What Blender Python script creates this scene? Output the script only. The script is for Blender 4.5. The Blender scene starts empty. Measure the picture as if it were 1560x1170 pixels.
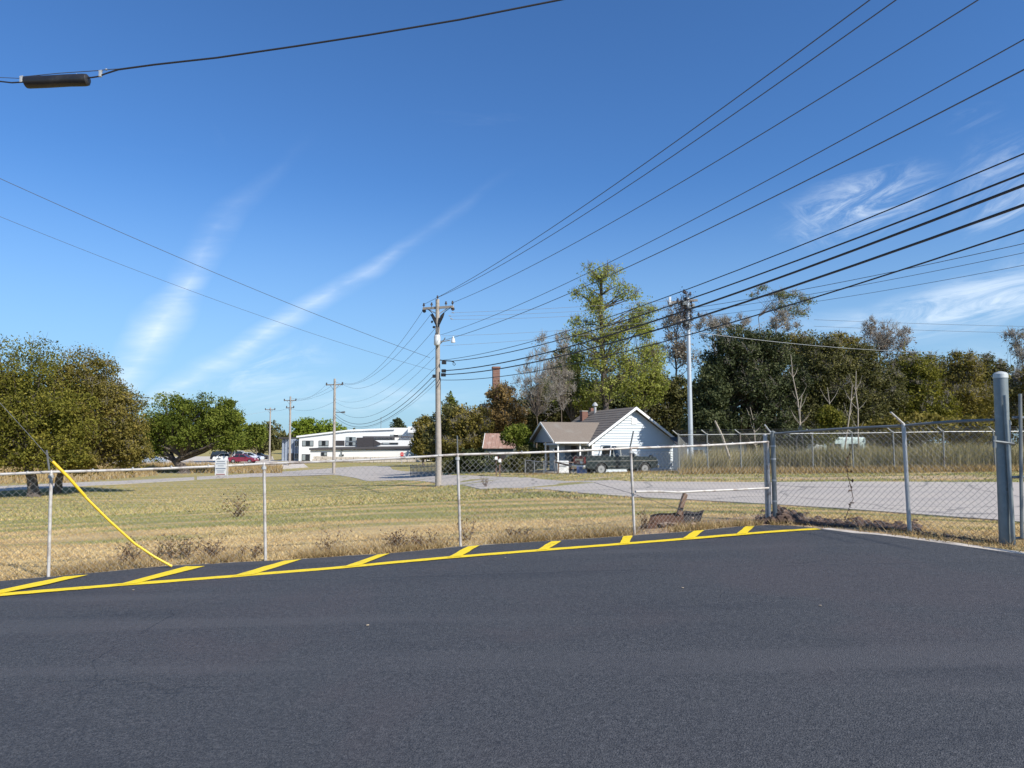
import bpy, bmesh, math, random
import numpy as np
from mathutils import Vector, Matrix
random.seed(7); RNG = np.random.default_rng(7)
scene = bpy.context.scene
COL = scene.collection

# ------------------------------------------------------------------ camera, sky, sun, exposure
CAMH = 1.687; F = 1090.0; TH = math.atan(0.0798)
cam_d = bpy.data.cameras.new('camera'); cam = bpy.data.objects.new('camera', cam_d); COL.objects.link(cam)
cam.location = (0, 0, CAMH); cam.rotation_euler = (math.pi/2 + TH, 0, 0)
cam_d.sensor_width = 36; cam_d.lens = 36*F/1560; cam_d.clip_start = .05; cam_d.clip_end = 6000
scene.camera = cam
SUN_AZ = (0.74, -0.67); SUN_EL = math.radians(38)
world = bpy.data.worlds.new('World'); scene.world = world; world.use_nodes = True
sun_d = bpy.data.lights.new('sun', 'SUN'); sun = bpy.data.objects.new('sun', sun_d); COL.objects.link(sun)
sun_d.energy = 5.0; sun_d.angle = math.radians(.5); sun_d.color = (1, .95, .86)
_sd = Vector((SUN_AZ[0]*math.cos(SUN_EL), SUN_AZ[1]*math.cos(SUN_EL), math.sin(SUN_EL)))
sun.rotation_euler = _sd.to_track_quat('Z', 'Y').to_euler(); sun.location = (30, -30, 40)
scene.view_settings.view_transform = 'Standard'; scene.view_settings.look = 'None'
scene.view_settings.exposure = 0.37; scene.view_settings.gamma = 1
SKY_STRENGTH = 0.10
scene.cycles.max_bounces = 5; scene.cycles.diffuse_bounces = 3; scene.cycles.transmission_bounces = 3

# ------------------------------------------------------------------ pixel geometry of the photograph (1560 x 1170)
def ray(px, py):
    u = (px-780)/F; v = (585-py)/F
    y = math.cos(TH) - v*math.sin(TH); z = v*math.cos(TH) + math.sin(TH)
    return u/y, z/y
def at(px, py, Y):
    a, b = ray(px, py); return Vector((a*Y, Y, CAMH + b*Y))

class NT:                                            # tiny node helper
    def __init__(s, nt): s.nt = nt; s.L = nt.links
    def n(s, t, **k):
        o = s.nt.nodes.new(t)
        for a, b in k.items(): setattr(o, a, b)
        return o
    def put(s, sock, v):
        if v is None: return
        if isinstance(v, bpy.types.NodeSocket): s.L.new(v, sock)
        else:
            if isinstance(v, (tuple, list)) and len(v) == 3 and sock.type == 'RGBA': v = (*v, 1)
            sock.default_value = v
    def m(s, op, a, b=0.0, c=None, clamp=False):
        o = s.n('ShaderNodeMath', operation=op); o.use_clamp = clamp
        s.put(o.inputs[0], a); s.put(o.inputs[1], b)
        if c is not None: s.put(o.inputs[2], c)
        return o.outputs[0]
    def ss(s, v, a, b, lo=0.0, hi=1.0):
        o = s.n('ShaderNodeMapRange', interpolation_type='SMOOTHSTEP')
        s.put(o.inputs[0], v); s.put(o.inputs[1], a); s.put(o.inputs[2], b); s.put(o.inputs[3], lo); s.put(o.inputs[4], hi)
        return o.outputs[0]
    def noise(s, vec, scale, detail=4, rough=.55, dist=0):
        o = s.n('ShaderNodeTexNoise'); s.put(o.inputs['Vector'], vec); o.inputs['Scale'].default_value = scale
        o.inputs['Detail'].default_value = detail; o.inputs['Roughness'].default_value = rough
        o.inputs['Distortion'].default_value = dist
        return o.outputs['Fac']
    def mix(s, f, a, b, mode='MIX'):
        o = s.n('ShaderNodeMix', data_type='RGBA', blend_type=mode)
        s.put(o.inputs[0], f); s.put(o.inputs[6], a); s.put(o.inputs[7], b); return o.outputs[2]
    def mapv(s, vec, loc=(0,0,0), rot=(0,0,0), sc=(1,1,1)):
        o = s.n('ShaderNodeMapping'); s.put(o.inputs[0], vec); o.inputs[1].default_value = loc
        o.inputs[2].default_value = rot; o.inputs[3].default_value = sc; return o.outputs[0]
    def bump(s, h, st=.3, d=.01):
        o = s.n('ShaderNodeBump'); o.inputs['Strength'].default_value = st; o.inputs['Distance'].default_value = d
        s.put(o.inputs['Height'], h); return o.outputs[0]

def build_world():
    k = NT(world.node_tree); world.node_tree.nodes.clear()
    sky = k.n('ShaderNodeTexSky', sky_type='NISHITA'); sky.sun_disc = False
    sky.sun_elevation = SUN_EL; sky.sun_rotation = math.atan2(SUN_AZ[0], SUN_AZ[1])
    sky.altitude = 200; sky.air_density = 1.0; sky.dust_density = .6; sky.ozone_density = 2.2
    g = k.n('ShaderNodeTexCoord').outputs['Generated']
    sp = k.n('ShaderNodeSeparateXYZ'); k.put(sp.inputs[0], g)
    x, y, z = sp.outputs
    ys = k.m('MAXIMUM', y, .02); u = k.m('DIVIDE', x, ys); v = k.m('DIVIDE', z, ys)
    front = k.ss(y, .15, .4)
    cmb = k.n('ShaderNodeCombineXYZ'); k.put(cmb.inputs[0], u); k.put(cmb.inputs[1], v); uv = cmb.outputs[0]
    tot = None
    def add(t, val): return val if t is None else k.m('MAXIMUM', t, val)
    def streak(pts, w0, w1, op, seed, fade):
        P = [ray(*p) for p in pts]; U = [p[0] for p in P]; V = [p[1] for p in P]
        c = np.polyfit(V, U, 2)
        uc = k.m('MULTIPLY_ADD', k.m('MULTIPLY_ADD', v, float(c[0]), float(c[1])), v, float(c[2]))
        warp = k.m('MULTIPLY', k.m('SUBTRACT', k.noise(uv, 5, 3), .5), .10)
        d = k.m('ABSOLUTE', k.m('ADD', k.m('SUBTRACT', u, uc), warp))
        t = k.ss(v, V[0], V[-1])
        w = k.m('MULTIPLY_ADD', t, w1-w0, w0)
        body = k.m('POWER', k.m('SUBTRACT', 1, k.m('DIVIDE', d, w), clamp=True), 1.25)
        nz = k.noise(k.mapv(uv, (seed, 0, 0), (0, 0, -.9), (5, 28, 1)), 1, 6, .6, .4)
        body = k.m('MULTIPLY', body, k.m('MULTIPLY_ADD', k.ss(nz, .3, .72), 1.0, .25))
        f = k.m('MULTIPLY', k.ss(v, V[0]-.05, V[0]+.06), k.ss(v, V[-1]-fade, V[-1]+.04, 1, 0))
        dens = k.m('MULTIPLY_ADD', k.m('SUBTRACT', 1, t), .75, .25)
        return k.m('MULTIPLY', k.m('MULTIPLY', k.m('MULTIPLY', body, f), dens), op, clamp=True)
    tot = add(tot, streak([(180,600),(235,480),(290,420),(340,350),(400,280),(460,215)], .06, .024, .95, 1.3, .28))
    tot = add(tot, streak([(250,610),(400,510),(480,465),(560,410),(640,350),(770,270)], .052, .022, 1.0, 4.7, .22))
    def patch(px, py, rx, ry, rot, op, seed, sc=(7, 26, 1), lo=.42, hi=.85):
        a, b = ray(px, py)
        q = k.mapv(uv, (-a, -b, 0)); q = k.mapv(q, (0,0,0), (0,0,-rot)); q2 = k.mapv(q, (0,0,0), (0,0,0), (F/rx, F/ry, 1))
        l = k.n('ShaderNodeVectorMath', operation='LENGTH'); k.put(l.inputs[0], q2)
        fall = k.ss(l.outputs['Value'], .1, 1.15, 1, 0)
        nz = k.noise(k.mapv(q, (seed, seed, 0), (0,0,0), sc), 1, 8, .68, 1.1)
        return k.m('MULTIPLY', k.m('MULTIPLY', fall, k.ss(nz, lo, hi)), op, clamp=True)
    for a in [(1315,315,150,65,.35,1.15,2.0,(8,26,1),.40,.80), (1235,340,60,50,-.3,.7,9.0,(12,20,1)), (1490,462,230,48,.22,1.3,5.0,(5,24,1),.3,.7), (1545,290,120,100,.6,.8,7.0,(6,24,1),.38,.8),
              (1330,495,160,30,.05,.8,12.0,(5,20,1),.3,.75), (400,565,130,50,.2,.75,3.0,(8,26,1),.35,.8), (500,610,300,40,0,.55,15.0,(4,20,1),.3,.8),
              (1480,180,60,22,.3,.3,8.0), (1430,570,330,60,0,.5,17.0,(4,20,1),.3,.8), (1540,420,120,40,.3,.5,19.0)]:
        tot = add(tot, patch(*a))
    # wisps over the rest of the sky, the same kind all round
    w = k.ss(k.noise(k.mapv(g, (3,1,2), (.3,.2,.5), (2, 2, 9)), 1.3, 8, .62, .8), .62, .95)
    w = k.m('MULTIPLY', w, k.ss(front, 0, 1, .6, .12))
    tot = add(k.m('MULTIPLY', tot, front), w)
    # near-horizon paling
    hz = k.m('MULTIPLY', k.ss(z, -.02, .36, 1, 0), .70)
    skyc = k.mix(1.0, sky.outputs[0], (.50, .85, 1.24), 'MULTIPLY')
    c = k.mix(hz, skyc, (3.2, 4.85, 6.2))
    c = k.mix(k.m('MULTIPLY', tot, .68), c, (7.6, 8.5, 9.4))
    bg = k.n('ShaderNodeBackground'); k.put(bg.inputs[0], c); bg.inputs[1].default_value = SKY_STRENGTH
    out = k.n('ShaderNodeOutputWorld'); k.L.new(bg.outputs[0], out.inputs[0])
build_world()

# ------------------------------------------------------------------ terrain: thin-plate spline through surveyed points
def lotz(x, y): return .0224*x + .0292*y
CP = []
for x in (-14, -6, 0, 5, 12):
    for y in (-12, 0, 5): CP.append((x, y, lotz(x, y)))
for px, py, Y in [(75,881,8.2),(405,855,9.05),(700,834,9.5),(965,817,10.0),(1175,793,11.3),(1386,810,9.75),(1532,830,8.9),
    (-300,905,7.8), (1060,762,19.5),(1280,775,16.8),(1522,793,14.3),(880,734,27.5),(1060,735,27),(1280,734.6,27),(1522,735.5,26.5),
    (1034,722,34),(1300,721,33),(1500,718,33),(945,722,42),(860,724,46),(1000,723,48),(668,741,44),(880,751,22.5),(780,744,31),(780,728,38),(717,725,46),
    (671,725,52),(508,722,87),(580,732,62),(594,710,105),(440,715,110),(50,757,46),(-150,762,46),(100,742,58),(280,722,90),(340,729,76),
    (405,704,120),(230,708,112),(300,690,200),(600,703,140),(450,703,150),(1300,708,60),(1500,706,60),(750,712,75)]:
    p = at(px, py, Y); CP.append((p.x, p.y, p.z))
for x, y, z in [(-400,400,-2),(0,420,-1.6),(400,400,-1),(-400,0,-3),(400,0,0),(-60,0,-1.2),(60,0,.3),(-60,-50,-.8),(60,-50,.2),(0,-60,-.6),(-400,900,-2),(400,900,-2),(0,900,-2),(120,60,.3),(-120,60,-2.6),(-60,30,-2.2)]:
    CP.append((x, y, z))
CP = np.array(CP)
def _k(r2): return r2*np.log(r2 + 1e-9)*.5
SC = 20.0
_n = len(CP); _d = ((CP[:,None,:2]-CP[None,:,:2])/SC); _K = _k((_d**2).sum(-1)) + np.eye(_n)*.004
_Pm = np.c_[np.ones(_n), CP[:,:2]/SC]
_A = np.zeros((_n+3, _n+3)); _A[:_n,:_n] = _K; _A[:_n,_n:] = _Pm; _A[_n:,:_n] = _Pm.T
_W = np.linalg.solve(_A, np.r_[CP[:,2], 0, 0, 0])
def H(X, Y):
    X = np.atleast_1d(np.asarray(X, float)); Y = np.atleast_1d(np.asarray(Y, float))
    out = _W[_n] + _W[_n+1]*X/SC + _W[_n+2]*Y/SC
    for i in range(_n):
        out = out + _W[i]*_k(((X-CP[i,0])/SC)**2 + ((Y-CP[i,1])/SC)**2)
    return out
def h(x, y): return float(H(x, y)[0])
_YS = np.concatenate([np.linspace(1.5, 60, 600), np.linspace(60.2, 420, 900)])
def hit(px, py):
    a, b = ray(px, py); X = a*_YS; Z = CAMH + b*_YS; D = Z - H(X, _YS)
    i = np.where(D < 0)[0]
    if len(i) == 0: i = [len(_YS)-1]
    i = int(i[0])
    if i == 0: Y = _YS[0]
    else:
        t = D[i-1]/(D[i-1]-D[i]); Y = _YS[i-1] + t*(_YS[i]-_YS[i-1])
    return Vector((a*Y, Y, h(a*Y, Y)))
def gp(px, Y, dz=0):
    a, _ = ray(px, 700); return Vector((a*Y, Y, h(a*Y, Y)+dz))

# ------------------------------------------------------------------ mesh helpers
def tag(o, label=None, cat=None, group=None, kind=None):
    if label: o['label'] = label
    if cat: o['category'] = cat
    if group: o['group'] = group
    if kind: o['kind'] = kind
    return o
def thing(name, label, cat, loc, rotz=0, group=None):
    o = bpy.data.objects.new(name, None); COL.objects.link(o); o.empty_display_size = .2
    o.location = loc; o.rotation_euler = (0, 0, rotz); return tag(o, label, cat, group)
def mesh_obj(name, V, Fc, mat, parent=None, origin=None, smooth=False, tint=None, kind=None):
    V = np.asarray(V, float).reshape(-1, 3)
    if origin is not None: V = V - np.array(origin)
    me = bpy.data.meshes.new(name)
    if isinstance(Fc, np.ndarray):
        nf, k = Fc.shape
        me.vertices.add(len(V)); me.vertices.foreach_set('co', V.ravel())
        me.loops.add(nf*k); me.loops.foreach_set('vertex_index', Fc.ravel().astype(np.int32))
        me.polygons.add(nf); me.polygons.foreach_set('loop_start', np.arange(0, nf*k, k, dtype=np.int32))
        me.update(calc_edges=True)
    else:
        me.from_pydata(V.tolist(), [], Fc); me.update()
    if smooth: me.polygons.foreach_set('use_smooth', np.ones(len(me.polygons), bool))
    if tint is not None:
        a = me.attributes.new('tint', 'FLOAT', 'FACE'); a.data.foreach_set('value', np.asarray(tint, np.float32))
    if mat: me.materials.append(mat)
    o = bpy.data.objects.new(name, me); COL.objects.link(o)
    if parent: o.parent = parent
    elif origin is not None: o.location = origin
    if kind: o['kind'] = kind
    return o
class MB:
    def __init__(s): s.v = []; s.f = []
    def add(s, vs, fs):
        b = len(s.v); s.v += [tuple(v) for v in vs]; s.f += [tuple(b+i for i in f) for f in fs]; return s
    def box(s, c, sz, rz=0, M=None, bev=0):
        bm = bmesh.new(); bmesh.ops.create_cube(bm, size=1)
        for v in bm.verts: v.co = Vector((v.co.x*sz[0], v.co.y*sz[1], v.co.z*sz[2]))
        if bev: bmesh.ops.bevel(bm, geom=bm.edges[:], offset=bev, segments=2, affect='EDGES', profile=.6)
        T = Matrix.Translation(Vector(c)) @ Matrix.Rotation(rz, 4, 'Z')
        if M is not None: T = Matrix.Translation(Vector(c)) @ M.to_4x4()
        bm.verts.ensure_lookup_table()
        s.add([T @ v.co for v in bm.verts], [[v.index for v in f.verts] for f in bm.faces]); bm.free(); return s
    def beam(s, a, b, w, d, up=(0,0,1)):
        a = Vector(a); b = Vector(b); x = (b-a).normalized(); y = Vector(up).cross(x)
        y = y.normalized() if y.length > 1e-4 else Vector((0,1,0)); z = x.cross(y)
        M = Matrix((x, y, z)).transposed(); return s.box((a+b)/2, ((b-a).length, w, d), M=M)
    def tube(s, pts, r, n=8, cap=True):
        pts = [Vector(p) for p in pts]; N = len(pts)
        rs = r if isinstance(r, (list, tuple)) else [r]*N
        b = len(s.v); ref = Vector((0,0,1)); prev = None
        for i, p in enumerate(pts):
            d = (pts[min(i+1, N-1)] - pts[max(i-1, 0)])
            d = d.normalized() if d.length > 1e-9 else Vector((0,0,1))
            if prev is None:
                q = ref if abs(d.z) < .95 else Vector((1,0,0)); xx = q.cross(d).normalized()
            else:
                xx = prev - d*prev.dot(d); xx = xx.normalized() if xx.length > 1e-6 else Vector((1,0,0))
            prev = xx; yy = d.cross(xx)
            for j in range(n):
                a = 2*math.pi*j/n; s.v.append(tuple(p + (xx*math.cos(a) + yy*math.sin(a))*rs[i]))
        for i in range(N-1):
            for j in range(n):
                s.f.append((b+i*n+j, b+i*n+(j+1)%n, b+(i+1)*n+(j+1)%n, b+(i+1)*n+j))
        if cap:
            s.f.append(tuple(b+j for j in range(n-1, -1, -1))); s.f.append(tuple(b+(N-1)*n+j for j in range(n)))
        return s
    def prism(s, prof, a, b, axis='y'):               # profile in (x,z), extruded along y a..b
        n = len(prof); vs = [(x, a, z) for x, z in prof] + [(x, b, z) for x, z in prof]
        fs = [tuple(range(n)), tuple(range(2*n-1, n-1, -1))] + [(i, i+n, (i+1)%n+n, (i+1)%n) for i in range(n)]
        if axis == 'x': vs = [(y, x, z) for x, y, z in vs]
        return s.add(vs, fs)
    def blob(s, c, r, sub=1, jit=.25, sq=(1,1,1)):
        bm = bmesh.new(); bmesh.ops.create_icosphere(bm, subdivisions=sub, radius=1)
        vs = []
        for v in bm.verts:
            k = 1 + random.uniform(-jit, jit); vs.append((c[0]+v.co.x*r*k*sq[0], c[1]+v.co.y*r*k*sq[1], c[2]+v.co.z*r*k*sq[2]))
        s.add(vs, [[v.index for v in f.verts] for f in bm.faces]); bm.free(); return s
    def build(s, name, mat, parent=None, world=False, origin=None, smooth=False, kind=None, fix=True):
        V = np.array(s.v, float)
        if parent is not None and world: V = V - np.array(parent.location)
        o = mesh_obj(name, V, [list(f) for f in s.f], mat, parent, origin if parent is None else None, kind=kind)
        if fix:
            bm = bmesh.new(); bm.from_mesh(o.data); bmesh.ops.recalc_face_normals(bm, faces=bm.faces[:]); bm.to_mesh(o.data); bm.free()
        if smooth:
            o.data.polygons.foreach_set('use_smooth', np.ones(len(o.data.polygons), bool))
            try: o.data.set_sharp_from_angle(angle=math.radians(40))
            except Exception: pass
        return o
def segs(P0, P1, r0, r1=None, n=3):                     # many thin prisms, numpy
    P0 = np.asarray(P0, float); P1 = np.asarray(P1, float); m = len(P0)
    r0 = np.broadcast_to(r0, (m,)); r1 = r0 if r1 is None else np.broadcast_to(r1, (m,))
    d = P1-P0; d = d/(np.linalg.norm(d, axis=1, keepdims=True)+1e-9)
    ref = np.where(np.abs(d[:,2:3]) < .9, np.array([[0,0,1.]]), np.array([[1.,0,0]]))
    a = np.cross(ref, d); a /= np.linalg.norm(a, axis=1, keepdims=True)+1e-9; b = np.cross(d, a)
    V = np.zeros((m, 2*n, 3))
    for j in range(n):
        t = 2*math.pi*j/n; o = a*math.cos(t)+b*math.sin(t)
        V[:, j] = P0+o*r0[:,None]; V[:, n+j] = P1+o*r1[:,None]
    base = (np.arange(m)*2*n)[:,None]
    Fq = np.concatenate([base+np.array([[j, (j+1)%n, n+(j+1)%n, n+j]]) for j in range(n)], 0)
    return V.reshape(-1,3), Fq
def dup(root):
    c = root.copy(); COL.objects.link(c)
    for ch in list(root.children):
        d = ch.copy(); COL.objects.link(d); d.parent = c
        for g in list(ch.children):
            e = g.copy(); COL.objects.link(e); e.parent = d
    return c

# ------------------------------------------------------------------ materials
def mat(name, col, rough=.7, metal=0, var=.25, vs=6, bump=.15, bs=60, bd=.01, dirt=None, spec=.5, world=False, ds=2.0, dth=(.5,.75)):
    m = bpy.data.materials.new(name); m.use_nodes = True; k = NT(m.node_tree)
    p = m.node_tree.nodes['Principled BSDF']
    co = k.n('ShaderNodeNewGeometry').outputs['Position'] if world else k.n('ShaderNodeTexCoord').outputs['Object']
    n1 = k.noise(co, vs, 5, .6)
    c = k.mix(n1, tuple(x*(1-var) for x in col), tuple(min(1, x*(1+var)) for x in col))
    if dirt: c = k.mix(k.ss(k.noise(co, ds, 6, .65), dth[0], dth[1]), c, dirt)
    k.put(p.inputs['Base Color'], c); p.inputs['Roughness'].default_value = rough; p.inputs['Metallic'].default_value = metal
    p.inputs['Specular IOR Level'].default_value = spec
    if bump: k.put(p.inputs['Normal'], k.bump(k.noise(co, bs, 4, .6), bump, bd))
    return m
def foliage(name, dark, mid, light, trans=.35, rough=.75):
    m = bpy.data.materials.new(name); m.use_nodes = True; k = NT(m.node_tree); nt = m.node_tree
    for n in list(nt.nodes): nt.nodes.remove(n)
    a = k.n('ShaderNodeAttribute', attribute_name='tint').outputs['Fac']
    c = k.mix(k.ss(a, 0, .55), dark, mid); c = k.mix(k.ss(a, .5, 1), c, light)
    d = k.n('ShaderNodeBsdfPrincipled'); k.put(d.inputs['Base Color'], c); d.inputs['Roughness'].default_value = rough; d.inputs['Specular IOR Level'].default_value = .12
    t = k.n('ShaderNodeBsdfTranslucent'); k.put(t.inputs[0], k.mix(1, c, (1.1, 1.15, .6), 'MULTIPLY'))
    mx = k.n('ShaderNodeMixShader'); mx.inputs[0].default_value = trans
    k.L.new(d.outputs[0], mx.inputs[1]); k.L.new(t.outputs[0], mx.inputs[2])
    o = k.n('ShaderNodeOutputMaterial'); k.L.new(mx.outputs[0], o.inputs[0]); return m
def grass_color(k, blade=False):
    pos = k.n('ShaderNodeNewGeometry').outputs['Position']
    flat = k.mapv(pos, (0,0,0), (0,0,0), (1,1,.02))
    q = k.mapv(flat, (0,0,0), (0,0,-.18), (.10,.42,1))        # mown bands run along the fence
    big = k.noise(q, 1.0, 5, .62, .5)
    fine = k.noise(k.mapv(flat, (7,3,0), (0,0,.25), (.5,2.2,1)), 1.0, 6, .7, .3)
    sp = k.n('ShaderNodeSeparateXYZ'); k.put(sp.inputs[0], pos)
    near = k.ss(sp.outputs[1], 9, 15, .20, 0)                 # drier close to the fence
    mow = k.m('MULTIPLY', k.m('SINE', k.m('MULTIPLY_ADD', k.noise(flat, .06, 2), 9, k.m('MULTIPLY_ADD', sp.outputs[1], 3.2, k.m('MULTIPLY', sp.outputs[0], -.75)))), .075)
    g = k.ss(k.m('SUBTRACT', k.m('ADD', k.m('MULTIPLY_ADD', fine, .5, k.m('MULTIPLY', big, .5)), mow), near), .40, .53)
    g = k.m('MULTIPLY', g, .85)
    straw = k.mix(k.ss(fine, .3, .7), (.42,.295,.145), (.54,.415,.22))
    patch = k.ss(k.noise(k.mapv(flat, (3,11,0), (0,0,-.25), (.16,.6,1)), 1, 5, .65), .5, .66)
    straw = k.mix(k.m('MULTIPLY', patch, .55), straw, (.52,.40,.215))
    c = k.mix(g, straw, (.225,.235,.085))
    brown = k.ss(k.noise(k.mapv(flat, (21,5,0)), .35, 6, .7), .56, .72)
    c = k.mix(k.m('MULTIPLY', brown, k.m('MULTIPLY_ADD', near, 3.2, .12)), c, (.30,.19,.105))
    return c, pos
def grass_mats():
    m = bpy.data.materials.new('field_ground'); m.use_nodes = True; k = NT(m.node_tree); p = m.node_tree.nodes['Principled BSDF']
    c, pos = grass_color(k)
    tuft = k.noise(pos, 9, 8, .75)
    c = k.mix(k.ss(tuft, .35, .7), k.mix(1, c, (.80,.78,.74), 'MULTIPLY'), k.mix(1, c, (1.12,1.1,1.05), 'MULTIPLY'))
    k.put(p.inputs['Base Color'], c); p.inputs['Roughness'].default_value = .95; p.inputs['Specular IOR Level'].default_value = .1
    k.put(p.inputs['Normal'], k.bump(tuft, .6, .04))
    b = bpy.data.materials.new('grass_blades'); b.use_nodes = True; k = NT(b.node_tree); p = b.node_tree.nodes['Principled BSDF']
    c, pos = grass_color(k)
    a = k.n('ShaderNodeAttribute', attribute_name='tint').outputs['Fac']
    c = k.mix(1, c, k.mix(a, (.85,.85,.80), (1.28,1.24,1.15)), 'MULTIPLY')
    k.put(p.inputs['Base Color'], c); p.inputs['Roughness'].default_value = .85; p.inputs['Specular IOR Level'].default_value = .2
    return m, b
M_ground, M_blade = grass_mats()
def asphalt_lot():
    m = bpy.data.materials.new('sealed_asphalt'); m.use_nodes = True; k = NT(m.node_tree); p = m.node_tree.nodes['Principled BSDF']
    pos = k.n('ShaderNodeNewGeometry').outputs['Position']
    g1 = k.noise(pos, 95, 3, .7); vo = k.n('ShaderNodeTexVoronoi'); k.put(vo.inputs['Vector'], pos); vo.inputs['Scale'].default_value = 120
    big = k.noise(pos, .45, 4, .6, .4); med = k.noise(k.mapv(pos, (0,0,0), (0,0,.3), (.5,2.4,1)), .9, 5, .6)
    c = k.mix(k.ss(g1, .3, .72), (.015,.0162,.0195), (.088,.089,.094))
    c = k.mix(k.m('MULTIPLY', k.ss(big, .47, .66), .5), c, (.066,.055,.058))
    c = k.mix(k.m('MULTIPLY', k.ss(med, .48, .7), .5), c, (.030,.032,.038))
    g2 = k.noise(pos, 34, 4, .65); c = k.mix(k.m('MULTIPLY', k.ss(g2, .5, .7), .4), c, (.115,.113,.118)); c = k.mix(k.m('MULTIPLY', k.ss(g2, .5, .3), .45), c, (.012,.013,.017))
    trk = k.noise(k.mapv(pos, (2,9,0), (0,0,-1.15), (.09,1.7,1)), 1, 3, .5); c = k.mix(k.m('MULTIPLY', k.ss(trk, .55, .68), .35), c, (.085,.082,.086))
    oil = k.ss(k.noise(k.mapv(pos, (31,7,0)), .8, 5, .7), .66, .74); c = k.mix(k.m('MULTIPLY', oil, .45), c, (.020,.020,.024))
    # few thin cracks and a paving seam
    v2 = k.n('ShaderNodeTexVoronoi', feature='DISTANCE_TO_EDGE'); wp = k.n('ShaderNodeVectorMath', operation='ADD')
    nz = k.n('ShaderNodeTexNoise'); k.put(nz.inputs['Vector'], pos); nz.inputs['Scale'].default_value = 1.2; nz.inputs['Detail'].default_value = 8
    k.put(wp.inputs[0], pos); k.put(wp.inputs[1], nz.outputs['Color']); k.put(v2.inputs['Vector'], wp.outputs[0]); v2.inputs['Scale'].default_value = .33
    crack = k.m('MULTIPLY', k.ss(v2.outputs['Distance'], .0, .006, 1, 0), k.ss(k.noise(pos, .5, 2), .5, .62))
    sp = k.n('ShaderNodeSeparateXYZ'); k.put(sp.inputs[0], pos)
    sy = k.m('ADD', k.m('SUBTRACT', sp.outputs[1], SEAM_Y), k.m('MULTIPLY', k.m('SUBTRACT', k.noise(pos, 1.5, 3), .5), .06))
    seam = k.m('MULTIPLY', k.ss(k.m('ABSOLUTE', sy), .0, .03, 1, 0), k.ss(k.noise(pos, .8, 2), .3, .6))
    lines = k.m('MAXIMUM', crack, seam)
    c = k.mix(k.m('MULTIPLY', lines, .3), c, (.014,.016,.02))
    speck = k.ss(k.noise(pos, 40, 2, .5), .76, .82); c = k.mix(k.m('MULTIPLY', speck, .5), c, (.2,.2,.2))
    k.put(p.inputs['Base Color'], c); k.put(p.inputs['Roughness'], k.ss(g1, .2, .8, .62, .9)); p.inputs['Specular IOR Level'].default_value = .45
    hh = k.m('ADD', k.m('MULTIPLY', vo.outputs['Distance'], .8), g1)
    k.put(p.inputs['Normal'], k.bump(k.m('SUBTRACT', hh, lines), .75, .008)); return m
SEAM_Y = hit(900, 875).y
M_lot = asphalt_lot()
def road_mat():
    m = bpy.data.materials.new('old_road_asphalt'); m.use_nodes = True; k = NT(m.node_tree); p = m.node_tree.nodes['Principled BSDF']
    pos = k.n('ShaderNodeNewGeometry').outputs['Position']
    c = k.mix(k.noise(pos, 14, 6, .7), (.34,.295,.255), (.52,.46,.40))
    c = k.mix(k.m('MULTIPLY', k.ss(k.noise(k.mapv(pos, (0,0,0), (0,0,.5), (.12,.7,1)), 1, 4), .45, .65), .4), c, (.30,.275,.26))
    v2 = k.n('ShaderNodeTexVoronoi', feature='DISTANCE_TO_EDGE'); wp = k.n('ShaderNodeVectorMath', operation='ADD')
    nz = k.n('ShaderNodeTexNoise'); k.put(nz.inputs['Vector'], pos); nz.inputs['Scale'].default_value = .8; nz.inputs['Detail'].default_value = 6
    k.put(wp.inputs[0], pos); k.put(wp.inputs[1], nz.outputs['Color']); k.put(v2.inputs['Vector'], wp.outputs[0]); v2.inputs['Scale'].default_value = .22
    c = k.mix(k.m('MULTIPLY', k.ss(v2.outputs['Distance'], 0, .02, 1, 0), .6), c, (.09,.09,.09))
    k.put(p.inputs['Base Color'], c); p.inputs['Roughness'].default_value = .9
    k.put(p.inputs['Normal'], k.bump(k.noise(pos, 60, 4, .7), .4, .01)); return m
M_road = road_mat()
M_conc = mat('worn_concrete', (.52,.46,.39), .9, var=.3, vs=12, world=True, dirt=(.25,.2,.14), bump=.4)
M_gravel = mat('gravel_verge', (.30,.26,.20), .95, var=.5, vs=40, world=True, dirt=(.16,.12,.08), bump=.8, bd=.02)
M_yellow = mat('yellow_paint', (.86,.62,.006), .55, var=.12, vs=14, world=True, dirt=(.20,.15,.04), bump=.7, bs=95, bd=.008, ds=9, dth=(.56,.80))
M_yplastic = mat('yellow_plastic', (.66,.43,.012), .35, var=.06)
M_galv = mat('galvanised_steel', (.44,.445,.44), .55, .3, var=.2, vs=20, dirt=(.30,.29,.27), bump=.05)
M_galvw = mat('weathered_white_pipe', (.48,.455,.425), .55, .2, var=.25, vs=9, dirt=(.25,.20,.17), bump=.08, ds=7, dth=(.45,.7))
M_galvd = mat('dark_painted_steel', (.20,.215,.215), .5, .35, var=.25, vs=9, dirt=(.13,.12,.11), bump=.08)
M_bigpost = mat('bluegrey_painted_post', (.215,.245,.25), .45, .35, var=.3, vs=7, dirt=(.32,.35,.35), bump=.08, ds=5, dth=(.5,.8))
M_link = mat('chain_link_wire', (.30,.30,.285), .6, .15, var=.3, bump=0)
M_linkd = mat('old_chain_link_wire', (.22,.22,.21), .7, .3, var=.3, bump=0)
M_wire = mat('black_cable', (.018,.018,.022), .6, var=.1, bump=0)
M_wirel = mat('grey_conductor', (.10,.105,.115), .5, .4, var=.1, bump=0)
M_wirep = mat('pale_conductor', (.45,.45,.44), .5, .4, var=.1, bump=0)
M_black = mat('black_plastic', (.018,.017,.018), .38, var=.3, vs=10, bump=.1, dirt=(.05,.045,.04))
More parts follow.
